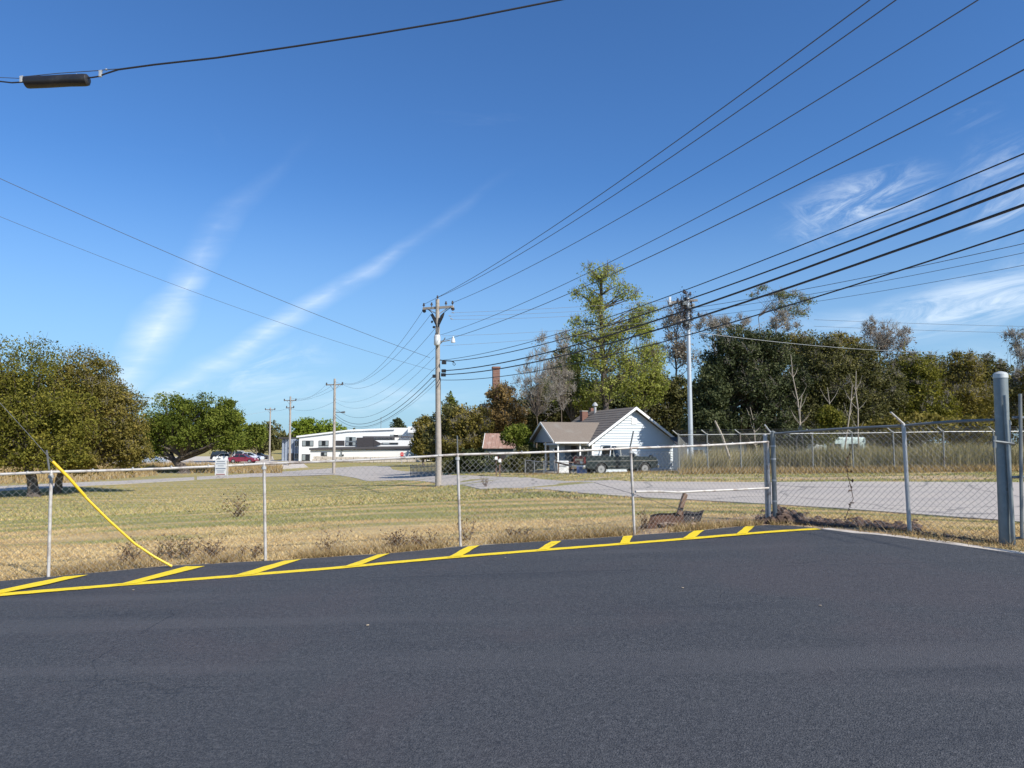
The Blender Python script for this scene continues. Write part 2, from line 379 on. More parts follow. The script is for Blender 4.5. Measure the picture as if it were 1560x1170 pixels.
M_pole = mat('weathered_pole_wood', (.34,.30,.26), .9, var=.35, vs=5, dirt=(.20,.17,.14), bump=.5, bs=30, bd=.02)
M_polem = mat('silver_steel_pole', (.50,.53,.55), .45, .45, var=.12, bump=.03)
M_pot = mat('grey_enamel', (.60,.62,.63), .4, .1, var=.1, dirt=(.4,.38,.35), bump=.03)
M_cer = mat('brown_ceramic', (.06,.045,.04), .25, var=.2, bump=0)
M_rust = mat('rusty_sheet', (.085,.042,.026), .9, .1, var=.5, vs=9, dirt=(.17,.085,.05), bump=.5, ds=6)
M_rustroof = mat('rusty_tin_roof', (.33,.20,.155), .75, .1, var=.35, vs=5, dirt=(.50,.40,.34), bump=.2, ds=3)
M_siding = mat('white_clapboard_paint', (.55,.60,.64), .6, var=.06, vs=3, bump=.05, dirt=(.60,.61,.60), dth=(.6,.85))
M_white = mat('white_paint', (.78,.77,.74), .6, var=.08, vs=4, bump=.08, dirt=(.60,.58,.54), dth=(.58,.85))
M_shingle = mat('brown_grey_shingle', (.19,.155,.125), .92, var=.4, vs=14, bump=.7, bs=30, dirt=(.22,.195,.165), ds=1.2)
M_glass = mat('dark_window_glass', (.02,.025,.03), .12, var=.2, bump=0, spec=.8)
M_bluegrey = mat('bluegrey_cladding_and_shade', (.27,.31,.38), .6, var=.2, vs=2, bump=.1, dirt=(.4,.43,.46))
M_darkwall = mat('dark_wall', (.045,.04,.042), .8, var=.3)
M_greyd = mat('grey_roller_door', (.26,.29,.29), .6, var=.15)
M_roofdark = mat('dark_flat_roof', (.07,.065,.07), .85, var=.3)
M_brick = mat('red_brick', (.20,.10,.075), .9, var=.4, vs=8, bump=.4)
M_mortar = mat('brick_mortar', (.33,.28,.24), .95, var=.2)
M_bark = mat('grey_brown_bark', (.15,.115,.085), .95, var=.5, vs=5, bump=.9, bs=16, bd=.04)
M_barkd = mat('dark_bark', (.09,.072,.06), .95, var=.5, vs=5, bump=.9, bs=16, bd=.04)
M_barkp = mat('pale_bark', (.36,.31,.25), .9, var=.35, vs=5, bump=.5, bs=16)
M_twig = mat('bare_twigs', (.29,.26,.22), .9, var=.35, vs=2, bump=0)
M_twigb = mat('dead_weed_stems', (.12,.07,.045), .95, var=.5, vs=4, bump=0)
M_soil = mat('dark_soil', (.095,.06,.045), .97, var=.6, vs=14, bump=.9, bs=30, bd=.03, world=True, dirt=(.20,.13,.09), ds=4)
M_plank = mat('old_plank', (.16,.10,.07), .9, var=.4, vs=9, bump=.5)
M_tyre = mat('tyre_rubber', (.02,.02,.02), .85, var=.2)
M_rim = mat('wheel_rim', (.45,.45,.45), .35, .6, var=.1)
M_chrome = mat('chrome_trim', (.7,.7,.7), .2, .9, var=.05, bump=0)
M_red = mat('red_lens', (.45,.02,.02), .3, var=.1, bump=0)
M_amber = mat('clear_lens', (.7,.7,.66), .2, var=.1, bump=0)
M_stop = mat('sign_red', (.55,.02,.025), .4, var=.05, bump=0)
M_blue = mat('blue_plastic', (.06,.12,.32), .45, var=.2)

# ------------------------------------------------------------------ ground sheets
def axis(parts):
    out = []
    for a, b, s in parts: out += list(np.arange(a, b, s))
    out.append(parts[-1][1]); return np.array(out)
GX = axis([(-900,-300,60),(-300,-100,12),(-100,-20,3),(-20,20,.5),(20,60,2),(60,100,5),(100,300,12),(300,900,60)])
GY = axis([(-80,-10,8),(-10,5,1),(5,20,.35),(20,60,1),(60,160,2.5),(160,420,10),(420,1800,80)])
XX, YY = np.meshgrid(GX, GY); nx, ny = len(GX), len(GY)
ZZ = H(np.clip(XX, -420, 420).ravel(), np.clip(YY, -70, 920).ravel())
bumps = .018*np.sin(XX.ravel()*1.3+np.sin(YY.ravel()*.9)*2)*np.sin(YY.ravel()*1.1+1)*(YY.ravel() > 11)
idx = np.arange(nx*ny).reshape(ny, nx)
FF = np.stack([idx[:-1,:-1].ravel(), idx[:-1,1:].ravel(), idx[1:,1:].ravel(), idx[1:,:-1].ravel()], 1)
g = mesh_obj('ground', np.stack([XX.ravel(), YY.ravel(), ZZ+bumps], 1), FF, M_ground, smooth=True)
tag(g, 'mown dry grass field in straw and faded green bands beyond the fence', kind='structure')

def pip(X, Y, poly):
    ins = np.zeros(len(X), bool); n = len(poly)
    for i in range(n):
        x1, y1 = poly[i][:2]; x2, y2 = poly[(i+1)%n][:2]
        c = ((y1 > Y) != (y2 > Y)) & (X < (x2-x1)*(Y-y1)/((y2-y1) if abs(y2-y1) > 1e-9 else 1e-9)+x1); ins ^= c
    return ins
POLYS = []
def sheet(name, poly, dz, m, label, step=1.0, skirt=.12, grassless=True, kind='structure', parent=None, plane=False):
    poly = [(p[0], p[1]) for p in poly]
    if grassless: POLYS.append(poly)
    bm = bmesh.new(); vs = [bm.verts.new((x, y, 0)) for x, y in poly]; bm.faces.new(vs)
    bmesh.ops.triangulate(bm, faces=bm.faces[:])
    xs = [p[0] for p in poly]; ys = [p[1] for p in poly]
    st = step
    for ax, lo, hi in ((0, min(xs), max(xs)), (1, min(ys), max(ys))):
        t = math.floor(lo/st)*st + st
        while t < hi:
            no = (1,0,0) if ax == 0 else (0,1,0); co = (t,0,0) if ax == 0 else (0,t,0)
            bmesh.ops.bisect_plane(bm, geom=bm.verts[:]+bm.edges[:]+bm.faces[:], plane_co=co, plane_no=no, dist=1e-5); t += st
    be = [e for e in bm.edges if e.is_boundary]
    V = np.array([v.co for v in bm.verts]); Z = H(V[:,0], V[:,1])+dz
    for v, z in zip(bm.verts, Z): v.co.z = z
    if skirt:
        r = bmesh.ops.extrude_edge_only(bm, edges=be)
        for v in [q for q in r['geom'] if isinstance(q, bmesh.types.BMVert)]: v.co.z -= skirt
    bmesh.ops.recalc_face_normals(bm, faces=bm.faces[:])
    me = bpy.data.meshes.new(name); bm.to_mesh(me); bm.free(); me.materials.append(m)
    o = bpy.data.objects.new(name, me); COL.objects.link(o)
    # make sure tops face up
    if sum(p.normal.z for p in me.polygons) < 0: me.flip_normals()
    return tag(o, label, kind=kind)
EDGE_PX = [(0,890),(72,884),(164,875.5),(256,866.5),(330,863),(400,859),(459,856),(530,851),(592,847.5),(700,837),(800,830.5),(870,826),(940,821.5),(1000,817),(1069,812),(1125,806),(1171,803.5),(1210,805),(1247,809),(1300,816),(1330,818),(1472,837),(1560,849)]
EDGE = [hit(*p) for p in EDGE_PX]
e0, e1 = EDGE[0], EDGE[1]; dL = (e0-e1).normalized()
e8, e9 = EDGE[-1], EDGE[-2]; dR = (e8-e9).normalized()
rnd = random.Random(3)
EDGEF = [e0 + dL*20]
for a, b in zip(EDGE[:-1], EDGE[1:]):
    EDGEF.append(a)
    n = max(1, int((b-a).length/.25))
    for i in range(1, n):
        q = a.lerp(b, i/n); EDGEF.append(q + Vector((rnd.uniform(-.01,.01), rnd.uniform(-.018,.018), 0)))
EDGEF += [e8, e8 + dR*10]
lot = [(p.x, p.y) for p in EDGEF] + [(EDGEF[-1].x, -30), (EDGEF[0].x, -30)]
sheet('parking_lot', lot, .035, M_lot, 'freshly sealed dark blue grey asphalt parking lot', 2.0)
# worn strip along the lot edge
def strip(name, pts, w0, w1, dz, m, label, jit=.03, seed=1, g=True):
    r = random.Random(seed); L = []; R = []
    for i, p in enumerate(pts):
        t = (pts[min(i+1, len(pts)-1)] - pts[max(i-1, 0)]); nrm = Vector((-t.y, t.x, 0)).normalized()
        L.append(p + nrm*(w0 + r.uniform(-jit, jit))); R.append(p + nrm*(w1 + r.uniform(-jit, jit)*.3))
    return sheet(name, [(p.x, p.y) for p in L] + [(p.x, p.y) for p in reversed(R)], dz, m, label, 2.0, .05, g)
iC = min(range(len(EDGEF)), key=lambda i: (EDGEF[i]-EDGE[18]).length)
strip('gravel_edge', EDGEF[:iC+1], .15, -.06, .016, M_gravel, 'thin crumbly gravel edge between the asphalt and dry grass', .05, 2)
strip('concrete_edge', EDGEF[iC:], .24, -.06, .024, M_conc, 'pale broken concrete strip along the asphalt by the gate', .03, 3)

# yellow markings
LINE_PX = [(-60,918),(0,912),(90,904.5),(179,897),(290,888.5),(400,879.5),(523,869.5),(600,862),(682,854.5),(800,845),(870,839.5),(940,834),(1039,826),(1122,819),(1190,813.5),(1247,810)]
LP = [hit(*p) for p in LINE_PX]
def ribbon(pts, w, n=6):
    out = []
    for a, b in zip(pts[:-1], pts[1:]):
        for i in range(n): out.append(a.lerp(b, i/n))
    out.append(pts[-1]); L = []; R = []
    for i, p in enumerate(out):
        t = out[min(i+1, len(out)-1)]-out[max(i-1, 0)]; nn = Vector((-t.y, t.x, 0)).normalized()
        L.append(p+nn*(w/2+rnd.uniform(-.007,.007))); R.append(p-nn*(w/2+rnd.uniform(-.007,.007)))
    return [(p.x,p.y) for p in L]+[(p.x,p.y) for p in reversed(R)]
sheet('painted_line', ribbon(LP, .135), .041, M_yellow, 'long yellow painted line across the asphalt', 2.0, 0, False)
HATCH = [[(-40,916),(-10,912.5),(60,899),(135,881.5),(98,884.5),(0,905)],
         [(177,897.3),(207,895.2),(313,868),(284,868.6)], [(352,884),(386,881.2),(461,857),(432,860)], [(522,869.8),(546,867.6),(594,848.6),(575,850.4)],
         [(681,855),(703,852.8),(731,835.8),(713,837.6)], [(817,844),(834,842.4),(856,829),(840,829.8)], [(943,834),(959,832.6),(964,820.8),(950,821.8)],
         [(1038,826.3),(1058,824.4),(1073,812.6),(1058,813.4)], [(1121,819.3),(1138,817.8),(1150,806),(1136,806.6)]]
for i, q in enumerate(HATCH):
    P = [hit(*p) for p in q]; C = []
    for j in range(len(P)):
        a, b = P[j], P[(j+1)%len(P)]
        for t in range(5): C.append(a.lerp(b, t/5) + Vector((rnd.uniform(-.007,.007), rnd.uniform(-.007,.007), 0)))
    sheet('painted_hatch', [(p.x, p.y) for p in C], .045, M_yellow, 'yellow painted hatch bar slanting from the long line to the asphalt edge', 2.0, 0, False)

# road across the view, side street, car park beyond
near = [(300,731),(380,727),(440,722),(477,720),(508,723.5),(544,729),(580,733),(666,736),(780,744.5),(880,751.5),(960,758),(1060,763),(1167,769),(1280,776),(1400,785),(1522,794),(1640,805),(1800,822)]
far = [(1800,737),(1640,737),(1522,735.5),(1400,735),(1280,734.6),(1169,735.5),(1060,735),(960,734.5),(880,733.5),(825,731),(763,727),(717,725),(690,724.5),(668,722),(645,719),(618,718.5),(598,715.5),(594,711),(570,710),(540,711),(515,712.5),(470,716),(400,720.5),(340,724.5),(300,726.5)]
sheet('road', [hit(*p)[:2] for p in near+far], .03, M_road, 'pale cracked asphalt road curving past the field', 4.0)
sheet('side_street', [hit(*p)[:2] for p in [(-300,765),(-100,756),(0,748.5),(100,742.5),(180,738),(296,731.5),(296,727),(180,733),(100,736),(0,741),(-100,747),(-300,755)]], .025, M_road, 'narrow side street behind the trees at the far edge of the field', 4.0)
sheet('car_park', [hit(*p)[:2] for p in [(-200,712),(200,709),(300,708.5),(400,707.5),(425,705),(415,695),(300,695.5),(200,697),(-200,699)]], .03, M_conc, 'pale car park surface behind the far row of trees', 6.0)
sheet('driveway', [hit(*p)[:2] for p in [(372,716),(440,714),(470,712),(425,700),(412,704)]], .02, M_conc, 'short pale driveway beside the white building', 6.0)
strip('dirt_shoulder', [hit(*p) for p in [(900,728.5),(1000,728),(1100,728.5),(1250,728.5),(1400,728),(1522,727.5),(1700,728)]], .8, -.7, .012, mat('bare_dirt_shoulder', (.42,.31,.19), .95, var=.35, vs=6, world=True, dirt=(.3,.2,.11), bump=.5), 'bare sandy shoulder between road and far chain link fence', .3, 5, False)

sheet('bare_earth', [hit(*p)[:2] for p in [(972,816),(968,806),(985,797),(1010,800),(1060,796),(1090,792),(1130,788),(1160,784),(1200,783),(1235,789),(1300,796),(1380,803),(1380,820),(1300,812.5),(1247,806.5),(1210,803),(1171,801.5),(1125,804),(1069,810),(1017,815)]], .012, mat('bare_reddish_earth', (.36,.25,.165), .97, var=.45, vs=14, world=True, dirt=(.20,.13,.085), bump=.9, bd=.03, ds=5), 'bare reddish earth with straw around the corner post', 1.0, .05, False)
# ------------------------------------------------------------------ grass and weeds (uncountable)
def tri_blades(name, X, Y, hgt, wid, m, label, lean=.5, dz=0, hvar=.5, kind='stuff', parent=None):
    n = len(X); Z = H(X, Y)+dz; a = RNG.uniform(0, 2*np.pi, n); w = wid*RNG.uniform(.6,1.4,n); hh = hgt*RNG.uniform(1-hvar, 1+hvar, n)*(1 if hgt < .5 else (.78+.3*np.sin(X*1.7+np.sin(Y*2))*np.sin(X*.6+Y)))
    lx = RNG.normal(0, lean, n)*hh; ly = RNG.normal(0, lean, n)*hh
    V = np.zeros((n,3,3)); V[:,0] = np.c_[X+np.cos(a)*w, Y+np.sin(a)*w, Z]; V[:,1] = np.c_[X-np.cos(a)*w, Y-np.sin(a)*w, Z]; V[:,2] = np.c_[X+lx, Y+ly, Z+hh]
    o = mesh_obj(name, V, np.arange(n*3).reshape(n,3), m, parent, tint=RNG.random(n)); 
    return tag(o, label, kind=kind)
def scatter(n, ymin, ymax, xs, power=1.0, edge=True):
    Y = ymin + (ymax-ymin)*RNG.random(n)**power; X = RNG.uniform(xs[0], xs[1], n)*Y
    k = np.ones(n, bool)
    for p in POLYS: k &= ~pip(X, Y, p)
    return X[k], Y[k]
X1, Y1 = scatter(260000, 7.3, 22, (-.85,.85), 1.35)
X2, Y2 = scatter(120000, 20, 60, (-.85,.85), 1.2)
tri_blades('grass', X1, Y1, .028, .005, M_blade, 'short dry mown grass blades of the near field', .9)
tri_blades('grass', X2, Y2, .06, .016, M_blade, 'short dry mown grass of the far field', .8)
FP_X = hit(1190,803).x
# taller straw along the fence foot
es = [p for p in EDGEF if -8 < p.x < 8]
ii = RNG.integers(0, len(es)-1, 26000); tt = RNG.random(26000); off = .12+np.abs(RNG.normal(0, .28, 26000))
ex = np.array([[p.x,p.y] for p in es]); P = ex[ii]*(1-tt[:,None]) + ex[ii+1]*tt[:,None]; T = ex[ii+1]-ex[ii]; Nn = np.c_[-T[:,1], T[:,0]]/(np.linalg.norm(T,axis=1,keepdims=True)+1e-9)
P = P + Nn*off[:,None]
cl = (np.sin(P[:,0]*2.3)+np.sin(P[:,0]*5.1+1)+RNG.normal(0,.7,len(P))) > -.4
M_straw = foliage('dry_straw', (.24,.15,.07), (.38,.27,.13), (.52,.40,.22), .2)
M_grassg = foliage('olive_weeds', (.07,.07,.025), (.16,.15,.06), (.30,.26,.12), .2)
cl &= ~((P[:,0] > FP_X) & (RNG.random(len(P)) < .8))
tri_blades('dry_grass', P[cl,0], P[cl,1], .085, .005, M_straw, 'longer dry straw tufts along the foot of the fence', .7)
# tall weeds behind the far fence
def area_blades(name, poly_px, n, hgt, wid, m, label, lean=.15, hvar=.4):
    Pp = [hit(*p) if len(p) == 2 else gp(p[0], p[2]) for p in poly_px]; xs = [p.x for p in Pp]; ys = [p.y for p in Pp]
    X = RNG.uniform(min(xs), max(xs), n*3); Y = RNG.uniform(min(ys), max(ys), n*3); k = pip(X, Y, [(p.x,p.y) for p in Pp])
    X = X[k][:n]; Y = Y[k][:n]
    return tri_blades(name, X, Y, hgt, wid, m, label, lean, hvar=hvar)
M_tall = foliage('tall_dry_grass', (.22,.18,.08), (.42,.345,.18), (.58,.49,.28), .25)
area_blades('tall_grass', [(1035,0,35.2),(1200,0,34.7),(1700,0,34.6),(1700,0,48),(1300,0,48),(1060,0,43)], 60000, 1.2, .016, M_tall, 'tall dry grass and seedheads filling the plot behind the far fence', .14)
area_blades('tall_weeds', [(1120,0,35.0),(1290,0,34.8),(1290,0,37.5),(1120,0,37.5)], 7000, .9, .022, M_grassg, 'olive green weeds crowding behind the far fence', .25)
area_blades('tall_weeds', [(1150,0,35.0),(1600,0,34.8),(1600,0,40),(1150,0,40)], 16000, 1.0, .02, M_grassg, 'greenish weeds mixed through the dry grass behind the far fence', .2, .6)
area_blades('verge_weeds', [(1035,0,33.0),(1700,0,32.2),(1700,0,34.2),(1035,0,34.8)], 9000, .28, .014, M_straw, 'low dry weeds at the foot of the far fence', .5)
area_blades('yard_grass', [(800,0,43.5),(900,0,41.5),(1030,0,38),(1030,0,45),(800,0,46.5)], 8000, .14, .014, M_straw, 'dry grass in the yard before the white house', .5)
area_blades('bank_grass', [(100,0,93),(430,0,93),(430,0,113),(100,0,108)], 14000, .8, .04, M_straw, 'reddish dry grass bank between side street and car park', .3)
area_blades('bank_weeds', [(-150,0,64),(110,0,66),(240,0,84),(240,0,100),(-150,0,100)], 12000, .7, .04, M_straw, 'dry grass bank behind the two left trees', .3)

# ------------------------------------------------------------------ chain link fences
def chain(name, A, B, hgt, pitch, r, m, parent, top_extra=0, z0=None, n=3, off=.02):
    """zig-zag wires between ground points A and B, following the ground"""
    A = Vector(A); B = Vector(B); L = (Vector((B.x-A.x, B.y-A.y, 0))).length; d = (B-A)/L
    nrm = Vector((-d.y, d.x, 0)).normalized()
    nw = int(2*L/pitch); nk = int((hgt+top_extra-off)/(pitch/2))
    i, k = np.meshgrid(np.arange(nw), np.arange(nk+1), indexing='ij')
    s = (i + .5 + np.where((k+i)%2 == 0, -.5, .5)*1.0)*pitch/2; zz = off + k*pitch/2
    s = s + .006*np.sin(k*.9+i*.13)
    wob = .004*np.where((k%2) == 0, 1, -1) + .012*np.sin(s*2.1)*np.sin(zz*3)
    X = A.x+d.x*s+nrm.x*wob; Y = A.y+d.y*s+nrm.y*wob; Zb = A.z + d.z*s
    Pn = np.stack([X, Y, Zb+zz], -1)
    P0 = Pn[:, :-1].reshape(-1,3); P1 = Pn[:, 1:].reshape(-1,3)
    V, Fq = segs(P0, P1, r, n=n)
    V = V - np.array(parent.location)
    return mesh_obj(name, V, Fq, m, parent, kind='stuff')
def post(parent, base, hgt, r, m, lean=(0,0), cap=True, name='fence_post', n=10, sink=.1):
    mb = MB(); b = Vector(base)-Vector((0,0,sink)); t = Vector(base)+Vector((lean[0], lean[1], hgt))
    mb.tube([b, t], r, n)
    if cap: mb.tube([t, t+Vector((0,0,.012)), t+Vector((0,0,.03))], [r*1.18, r*1.15, r*.4], n)
    return mb.build(name, m, parent, world=True, smooth=True)
FP = {}
for key, px, py, Y in [('A',74,881,8.2),('B',405,855,9.05),('C',702,834,9.5),('D',967,817,10.0),('E',1173,795,11.2),('P2',1386,810,9.75),('G',1533,830,8.9)]:
    p = at(px, py, Y); FP[key] = Vector((p.x, p.y, h(p.x, p.y)))
FP['Z'] = FP['A'] + (FP['A']-FP['B']); FP['Z'].z = h(FP['Z'].x, FP['Z'].y)
def topof(key, px, py): return at(px, py, FP[key].y).z
Lf = thing('chain_link_fence', 'low chain link fence with thin white posts along the grass field', 'fence', FP['B'])
tops = {'Z': None, 'A': 719, 'B': 706.5, 'C': 692.5, 'D': 682.5, 'E': 673}
TP = {}
leanx = {'Z':0,'A':-.03,'B':-.055,'C':-.05,'D':-.04,'E':0}
for kx in 'ZABCDE':
    z = topof(kx, 780, tops[kx]) if tops[kx] else TP_A if False else None
    if z is None: z = FP[kx].z + 1.2
    TP[kx] = Vector((FP[kx].x+leanx[kx], FP[kx].y, z))
TP['Z'].z = TP['A'].z + (TP['A'].z-TP['B'].z)*.8
for kx in 'ZABCDE':
    r = .0185 if kx != 'E' else .026
    post(Lf, FP[kx], TP[kx].z-FP[kx].z-.01, r, M_galvw, (leanx[kx], 0))
mb = MB()
pts = [TP[k] + Vector((0,-.0,.0)) for k in 'ZABCDE']; fine = []
for a, b in zip(pts[:-1], pts[1:]):
    for i in range(6):
        q = a.lerp(b, i/6); q.z += -.012*math.sin(math.pi*i/6); fine.append(q)
fine.append(pts[-1]); mb.tube(fine, .0155, 8); mb.build('top_rail', M_galvw, Lf, world=True, smooth=True)
for a, b in zip('ZABCD', 'ABCDE'):
    pa = FP[a].copy(); pb = FP[b].copy(); n = Vector((0,.03,0)); pa += n; pb += n
    chain('wire_mesh', pa, pb, 1.16, .075, .0013 if a in 'AB' else .0016, M_linkd if a in 'Z' else M_link, Lf)
# vertical extension arms on posts A, C and D
for kx, p1, p2 in (('A',(75,716),(71,686)), ('C',(697,690),(696.5,664)), ('D',(960,681),(965,657))):
    Y = FP[kx].y; MB().tube([at(p1[0],p1[1],Y), at(p2[0],p2[1],Y-.05)], .011, 6).build('extension_arm', M_galvd, Lf, world=True)
for kx in 'ABCD':                                                    # tie bands where rail meets post
    MB().tube([TP[kx]-Vector((0,0,.07)), TP[kx]-Vector((0,0,.035))], .03, 10).build('post_band', M_galv, Lf, world=True)
for a, b in zip('ZABCD', 'ABCDE'):
    for t in (.18,.36,.54,.72,.9):
        q = TP[a].lerp(TP[b], t); MB().tube([q+Vector((-.004,0,.002)), q+Vector((.004,.0,.002))], .019, 8).build('wire_tie', M_galv, Lf, world=True)
# drooping tension wire near D
MB().tube([at(905,735,9.9), at(960,751,10.0), at(1010,768,10.2), at(1062,783,10.5)], .003, 4).build('tension_wire', M_wirel, Lf, world=True)

Rf = thing('chain_link_fence', 'taller grey chain link fence between the corner post and the gate post', 'fence', FP['P2'])
zt = {'E': at(1175, 661, FP['E'].y).z, 'P2': at(1380, 648.5, FP['P2'].y).z, 'G': at(1524, 639.5, FP['G'].y).z}
E2 = FP['E'] + Vector((.07, -.03, 0)); G2 = FP['G'] + Vector((-.03, .05, 0))
P2lean = at(1376.5, 648.5, FP['P2'].y).x - FP['P2'].x
post(Rf, E2, zt['E']-E2.z+.02, .036, M_galvd)
post(Rf, FP['E']+Vector((-.02,.05,0)), zt['E']-E2.z-.03, .03, M_galv)
post(Rf, FP['P2'], zt['P2']-FP['P2'].z, .027, M_galv, (P2lean, 0))
rp = [Vector((E2.x, E2.y, zt['E'])), Vector((FP['P2'].x+P2lean, FP['P2'].y, zt['P2'])), Vector((G2.x, G2.y, zt['G']))]
fine = []
for a, b in zip(rp[:-1], rp[1:]):
    for i in range(6): q = a.lerp(b, i/6); q.z += .012*math.sin(math.pi*i/6)*(1 if i else 0); fine.append(q)
fine.append(rp[-1]); MB().tube(fine, .018, 8).build('top_rail', M_galvd, Rf, world=True, smooth=True)
for a, b, c, e in ((E2, FP['P2'], zt['E'], zt['P2']), (FP['P2'], G2, zt['P2'], zt['G'])):
    pa = a+Vector((0,.03,0)); pb = b+Vector((0,.03,0)); chain('wire_mesh', pa, pb, min(c-a.z, e-b.z), .080, .0021, M_link, Rf, top_extra=.065)
MB().tube([rp[0]-Vector((0,0,.02)), Vector((at(1162,648,FP['E'].y).x, rp[0].y-.05, rp[0].z+.14))], .012, 6).build('barb_arm', M_galv, Rf, world=True)
MB().tube([Vector(rp[0])+Vector((.03,0,-.02)), rp[0]+Vector((.16,.0,.02)), rp[0]+Vector((.24,-.1,-.05))], .008, 6).build('barb_arm', M_galvd, Rf, world=True)
MB().tube([rp[1]+Vector((0,0,-.03)), rp[1]+Vector((0,0,.02)), at(1357, 628, FP['P2'].y-.1)], [.03,.02,.013], 8).build('barb_arm', M_galvw, Rf, world=True, smooth=True)
for z in (.3,.62,.95,1.15):                                          # bands tying mesh to the corner post
    MB().tube([E2+Vector((0,0,z)), E2+Vector((0,0,z+.025))], .042, 12).build('tension_band', M_galv, Rf, world=True)
    MB().tube([FP['P2']+Vector((P2lean*z/1.4,0,z)), FP['P2']+Vector((P2lean*z/1.4,0,z+.012))], .033, 10).build('wire_tie', M_galv, Rf, world=True)
# loose white mid rail between D and corner
o = MB().tube([at(968,749,9.93), at(1005,748.6,10.2), at(1033,750,10.4), at(1060,748.5,10.55), at(1120,746,10.9), at(1171,743.5,11.1)], .017, 8).build('pipe_rail', M_galvw, origin=at(1060,750,10.5), smooth=True)
tag(o, 'bent white pipe rail wired low between the leaning post and the corner post', 'pipe')

# vine dried on the right fence
vb = thing('dead_vine', 'dark dried vine climbing the mesh left of the leaning right fence post', 'vine', at(1297,780,10.5))
def twigs(parent, starts, n, ln, r, m, name='stems', spread=.6, up=.8, leaf=None, leafn=0, ls=.02, world=True):
    P0 = []; P1 = []; R0 = []; tips = []
    for s in starts:
        for _ in range(n):
            p = Vector(s); d = Vector((random.gauss(0,spread), random.gauss(0,spread), up)).normalized(); l = ln*random.uniform(.5,1.1)
            for q in range(4):
                e = p + d*l/4; P0.append(p[:]); P1.append(e[:]); R0.append(r*(1-q*.2)); tips.append(e[:])
                if q > 0 and random.random() < .7:
                    d3 = (d+Vector((random.gauss(0,.7),random.gauss(0,.7),random.gauss(.1,.4)))).normalized(); e2 = e+d3*l*.22
                    P0.append(e[:]); P1.append(e2[:]); R0.append(r*.5); tips.append(e2[:])
                p = e; d = (d+Vector((random.gauss(0,.25),random.gauss(0,.25),random.gauss(0,.15)))).normalized()
    V, Fq = segs(P0, P1, np.array(R0), np.array(R0)*.7); V = V-np.array(parent.location)
    mesh_obj(name, V, Fq, m, parent, kind='stuff')
    if leafn:
        T = np.array(tips)[RNG.integers(0, len(tips), leafn)] + RNG.normal(0, ls*.8, (leafn,3)); T = T-np.array(parent.location)
        mesh_obj('leaves', *leafquads(T, ls), leaf, parent, tint=RNG.random(leafn))
def leafquads(C, s, bias=None):
    n = len(C); s = s*RNG.uniform(.55,1.35,n)[:,None]
    a = RNG.normal(0,1,(n,3)); a /= np.linalg.norm(a,axis=1,keepdims=True); b = RNG.normal(0,1,(n,3)); b = np.cross(a,b); b /= np.linalg.norm(b,axis=1,keepdims=True)+1e-9
    w = RNG.uniform(.35,.6,n)[:,None]
    V = np.stack([C-a*s, C-b*s*w+a*s*.1, C+a*s, C+b*s*w+a*s*.15], 1)
    return V.reshape(-1,3), (np.arange(n*4).reshape(n,4))
M_nest = foliage('dark_dead_leaves', (.02,.014,.012), (.06,.04,.035), (.14,.10,.09), .1)
M_deadleaf = foliage('dead_leaves', (.05,.03,.02), (.11,.065,.04), (.20,.12,.07), .1)
ln = [at(1288,790,10.45), at(1293,775,10.4), at(1300,760,10.35), at(1297,745,10.3), at(1292,725,10.3), at(1289,708,10.3), at(1297,680,10.3)]
P0 = [p[:] for p in ln[:-1]]; P1 = [p[:] for p in ln[1:]]
V, Fq = segs(P0, P1, .006, .005); mesh_obj('stem', V-np.array(vb.location), Fq, M_twigb, vb)
allp = []
for a, b in zip(ln[:-1], ln[1:]):
    for i in range(6): allp.append((a.lerp(b, random.random()) + Vector((random.gauss(0,.025), random.gauss(0,.01), random.gauss(0,.02))))[:])
mesh_obj('leaves', *leafquads(np.array(allp)-np.array(vb.location), .025), M_deadleaf, vb, tint=RNG.random(len(allp)))

# ------------------------------------------------------------------ gate at the right edge
gb = FP['G']
Gt = thing('gate_post', 'thick blue grey steel gate post with domed cap', 'post', gb)
def gat(px, py, dy=0): return at(px, py, gb.y+dy)
top = at(1524, 570, gb.y)
R = .5*19/1090*gb.y
mb = MB(); mb.tube([gb-Vector((0,0,.15)), Vector((top.x, top.y, top.z-.02))], R, 24); mb.build('post', M_bigpost, Gt, world=True, smooth=True)
MB().tube([top-Vector((0,0,.05)), top, top+Vector((0,0,.02)), top+Vector((0,0,.035))], [R*1.07, R*1.05, R*.8, R*.2], 24).build('cap', mat('pale_cap', (.5,.52,.5), .5, .3), Gt, world=True, smooth=True)
for py in (645, 672, 745):
    c = at(1527+(py-570)*.026, py, gb.y); MB().tube([c-Vector((0,0,.02)), c+Vector((0,0,.02))], R*1.06, 24).build('clamp_band', M_galvd, Gt, world=True, smooth=True)
Gg = thing('swing_gate', 'grey pipe gate hung beside the thick post at the right edge', 'gate', Vector((at(1545,830,gb.y).x, gb.y-.1, gb.z)))
f0 = -.13
MB().tube([gat(1545,838,f0), gat(1531,602,f0)], .024, 10).build('gate_stile', M_bigpost, Gg, world=True, smooth=True)
MB().tube([gat(1541,812,f0+.02), gat(1538,640,f0+.02)], .012, 8).build('hinge_rod', M_galv, Gg, world=True, smooth=True)
for py in (636.5, 727, 820): MB().tube([gat(1542,py,f0), gat(1700,py-2,f0-.3)], .017, 8).build('gate_rail', M_galvd, Gg, world=True, smooth=True)
MB().tube([gat(1557,820,f0-.05), gat(1554,600,f0-.05)], .02, 8).build('gate_upright', M_galvd, Gg, world=True, smooth=True)
MB().tube([gat(1513,672,-.1), gat(1545,676,-.16)], .016, 8).tube([gat(1515,664,-.1), gat(1515,682,-.1)], .02, 8).build('latch', M_galvd, Gg, world=True, smooth=True)
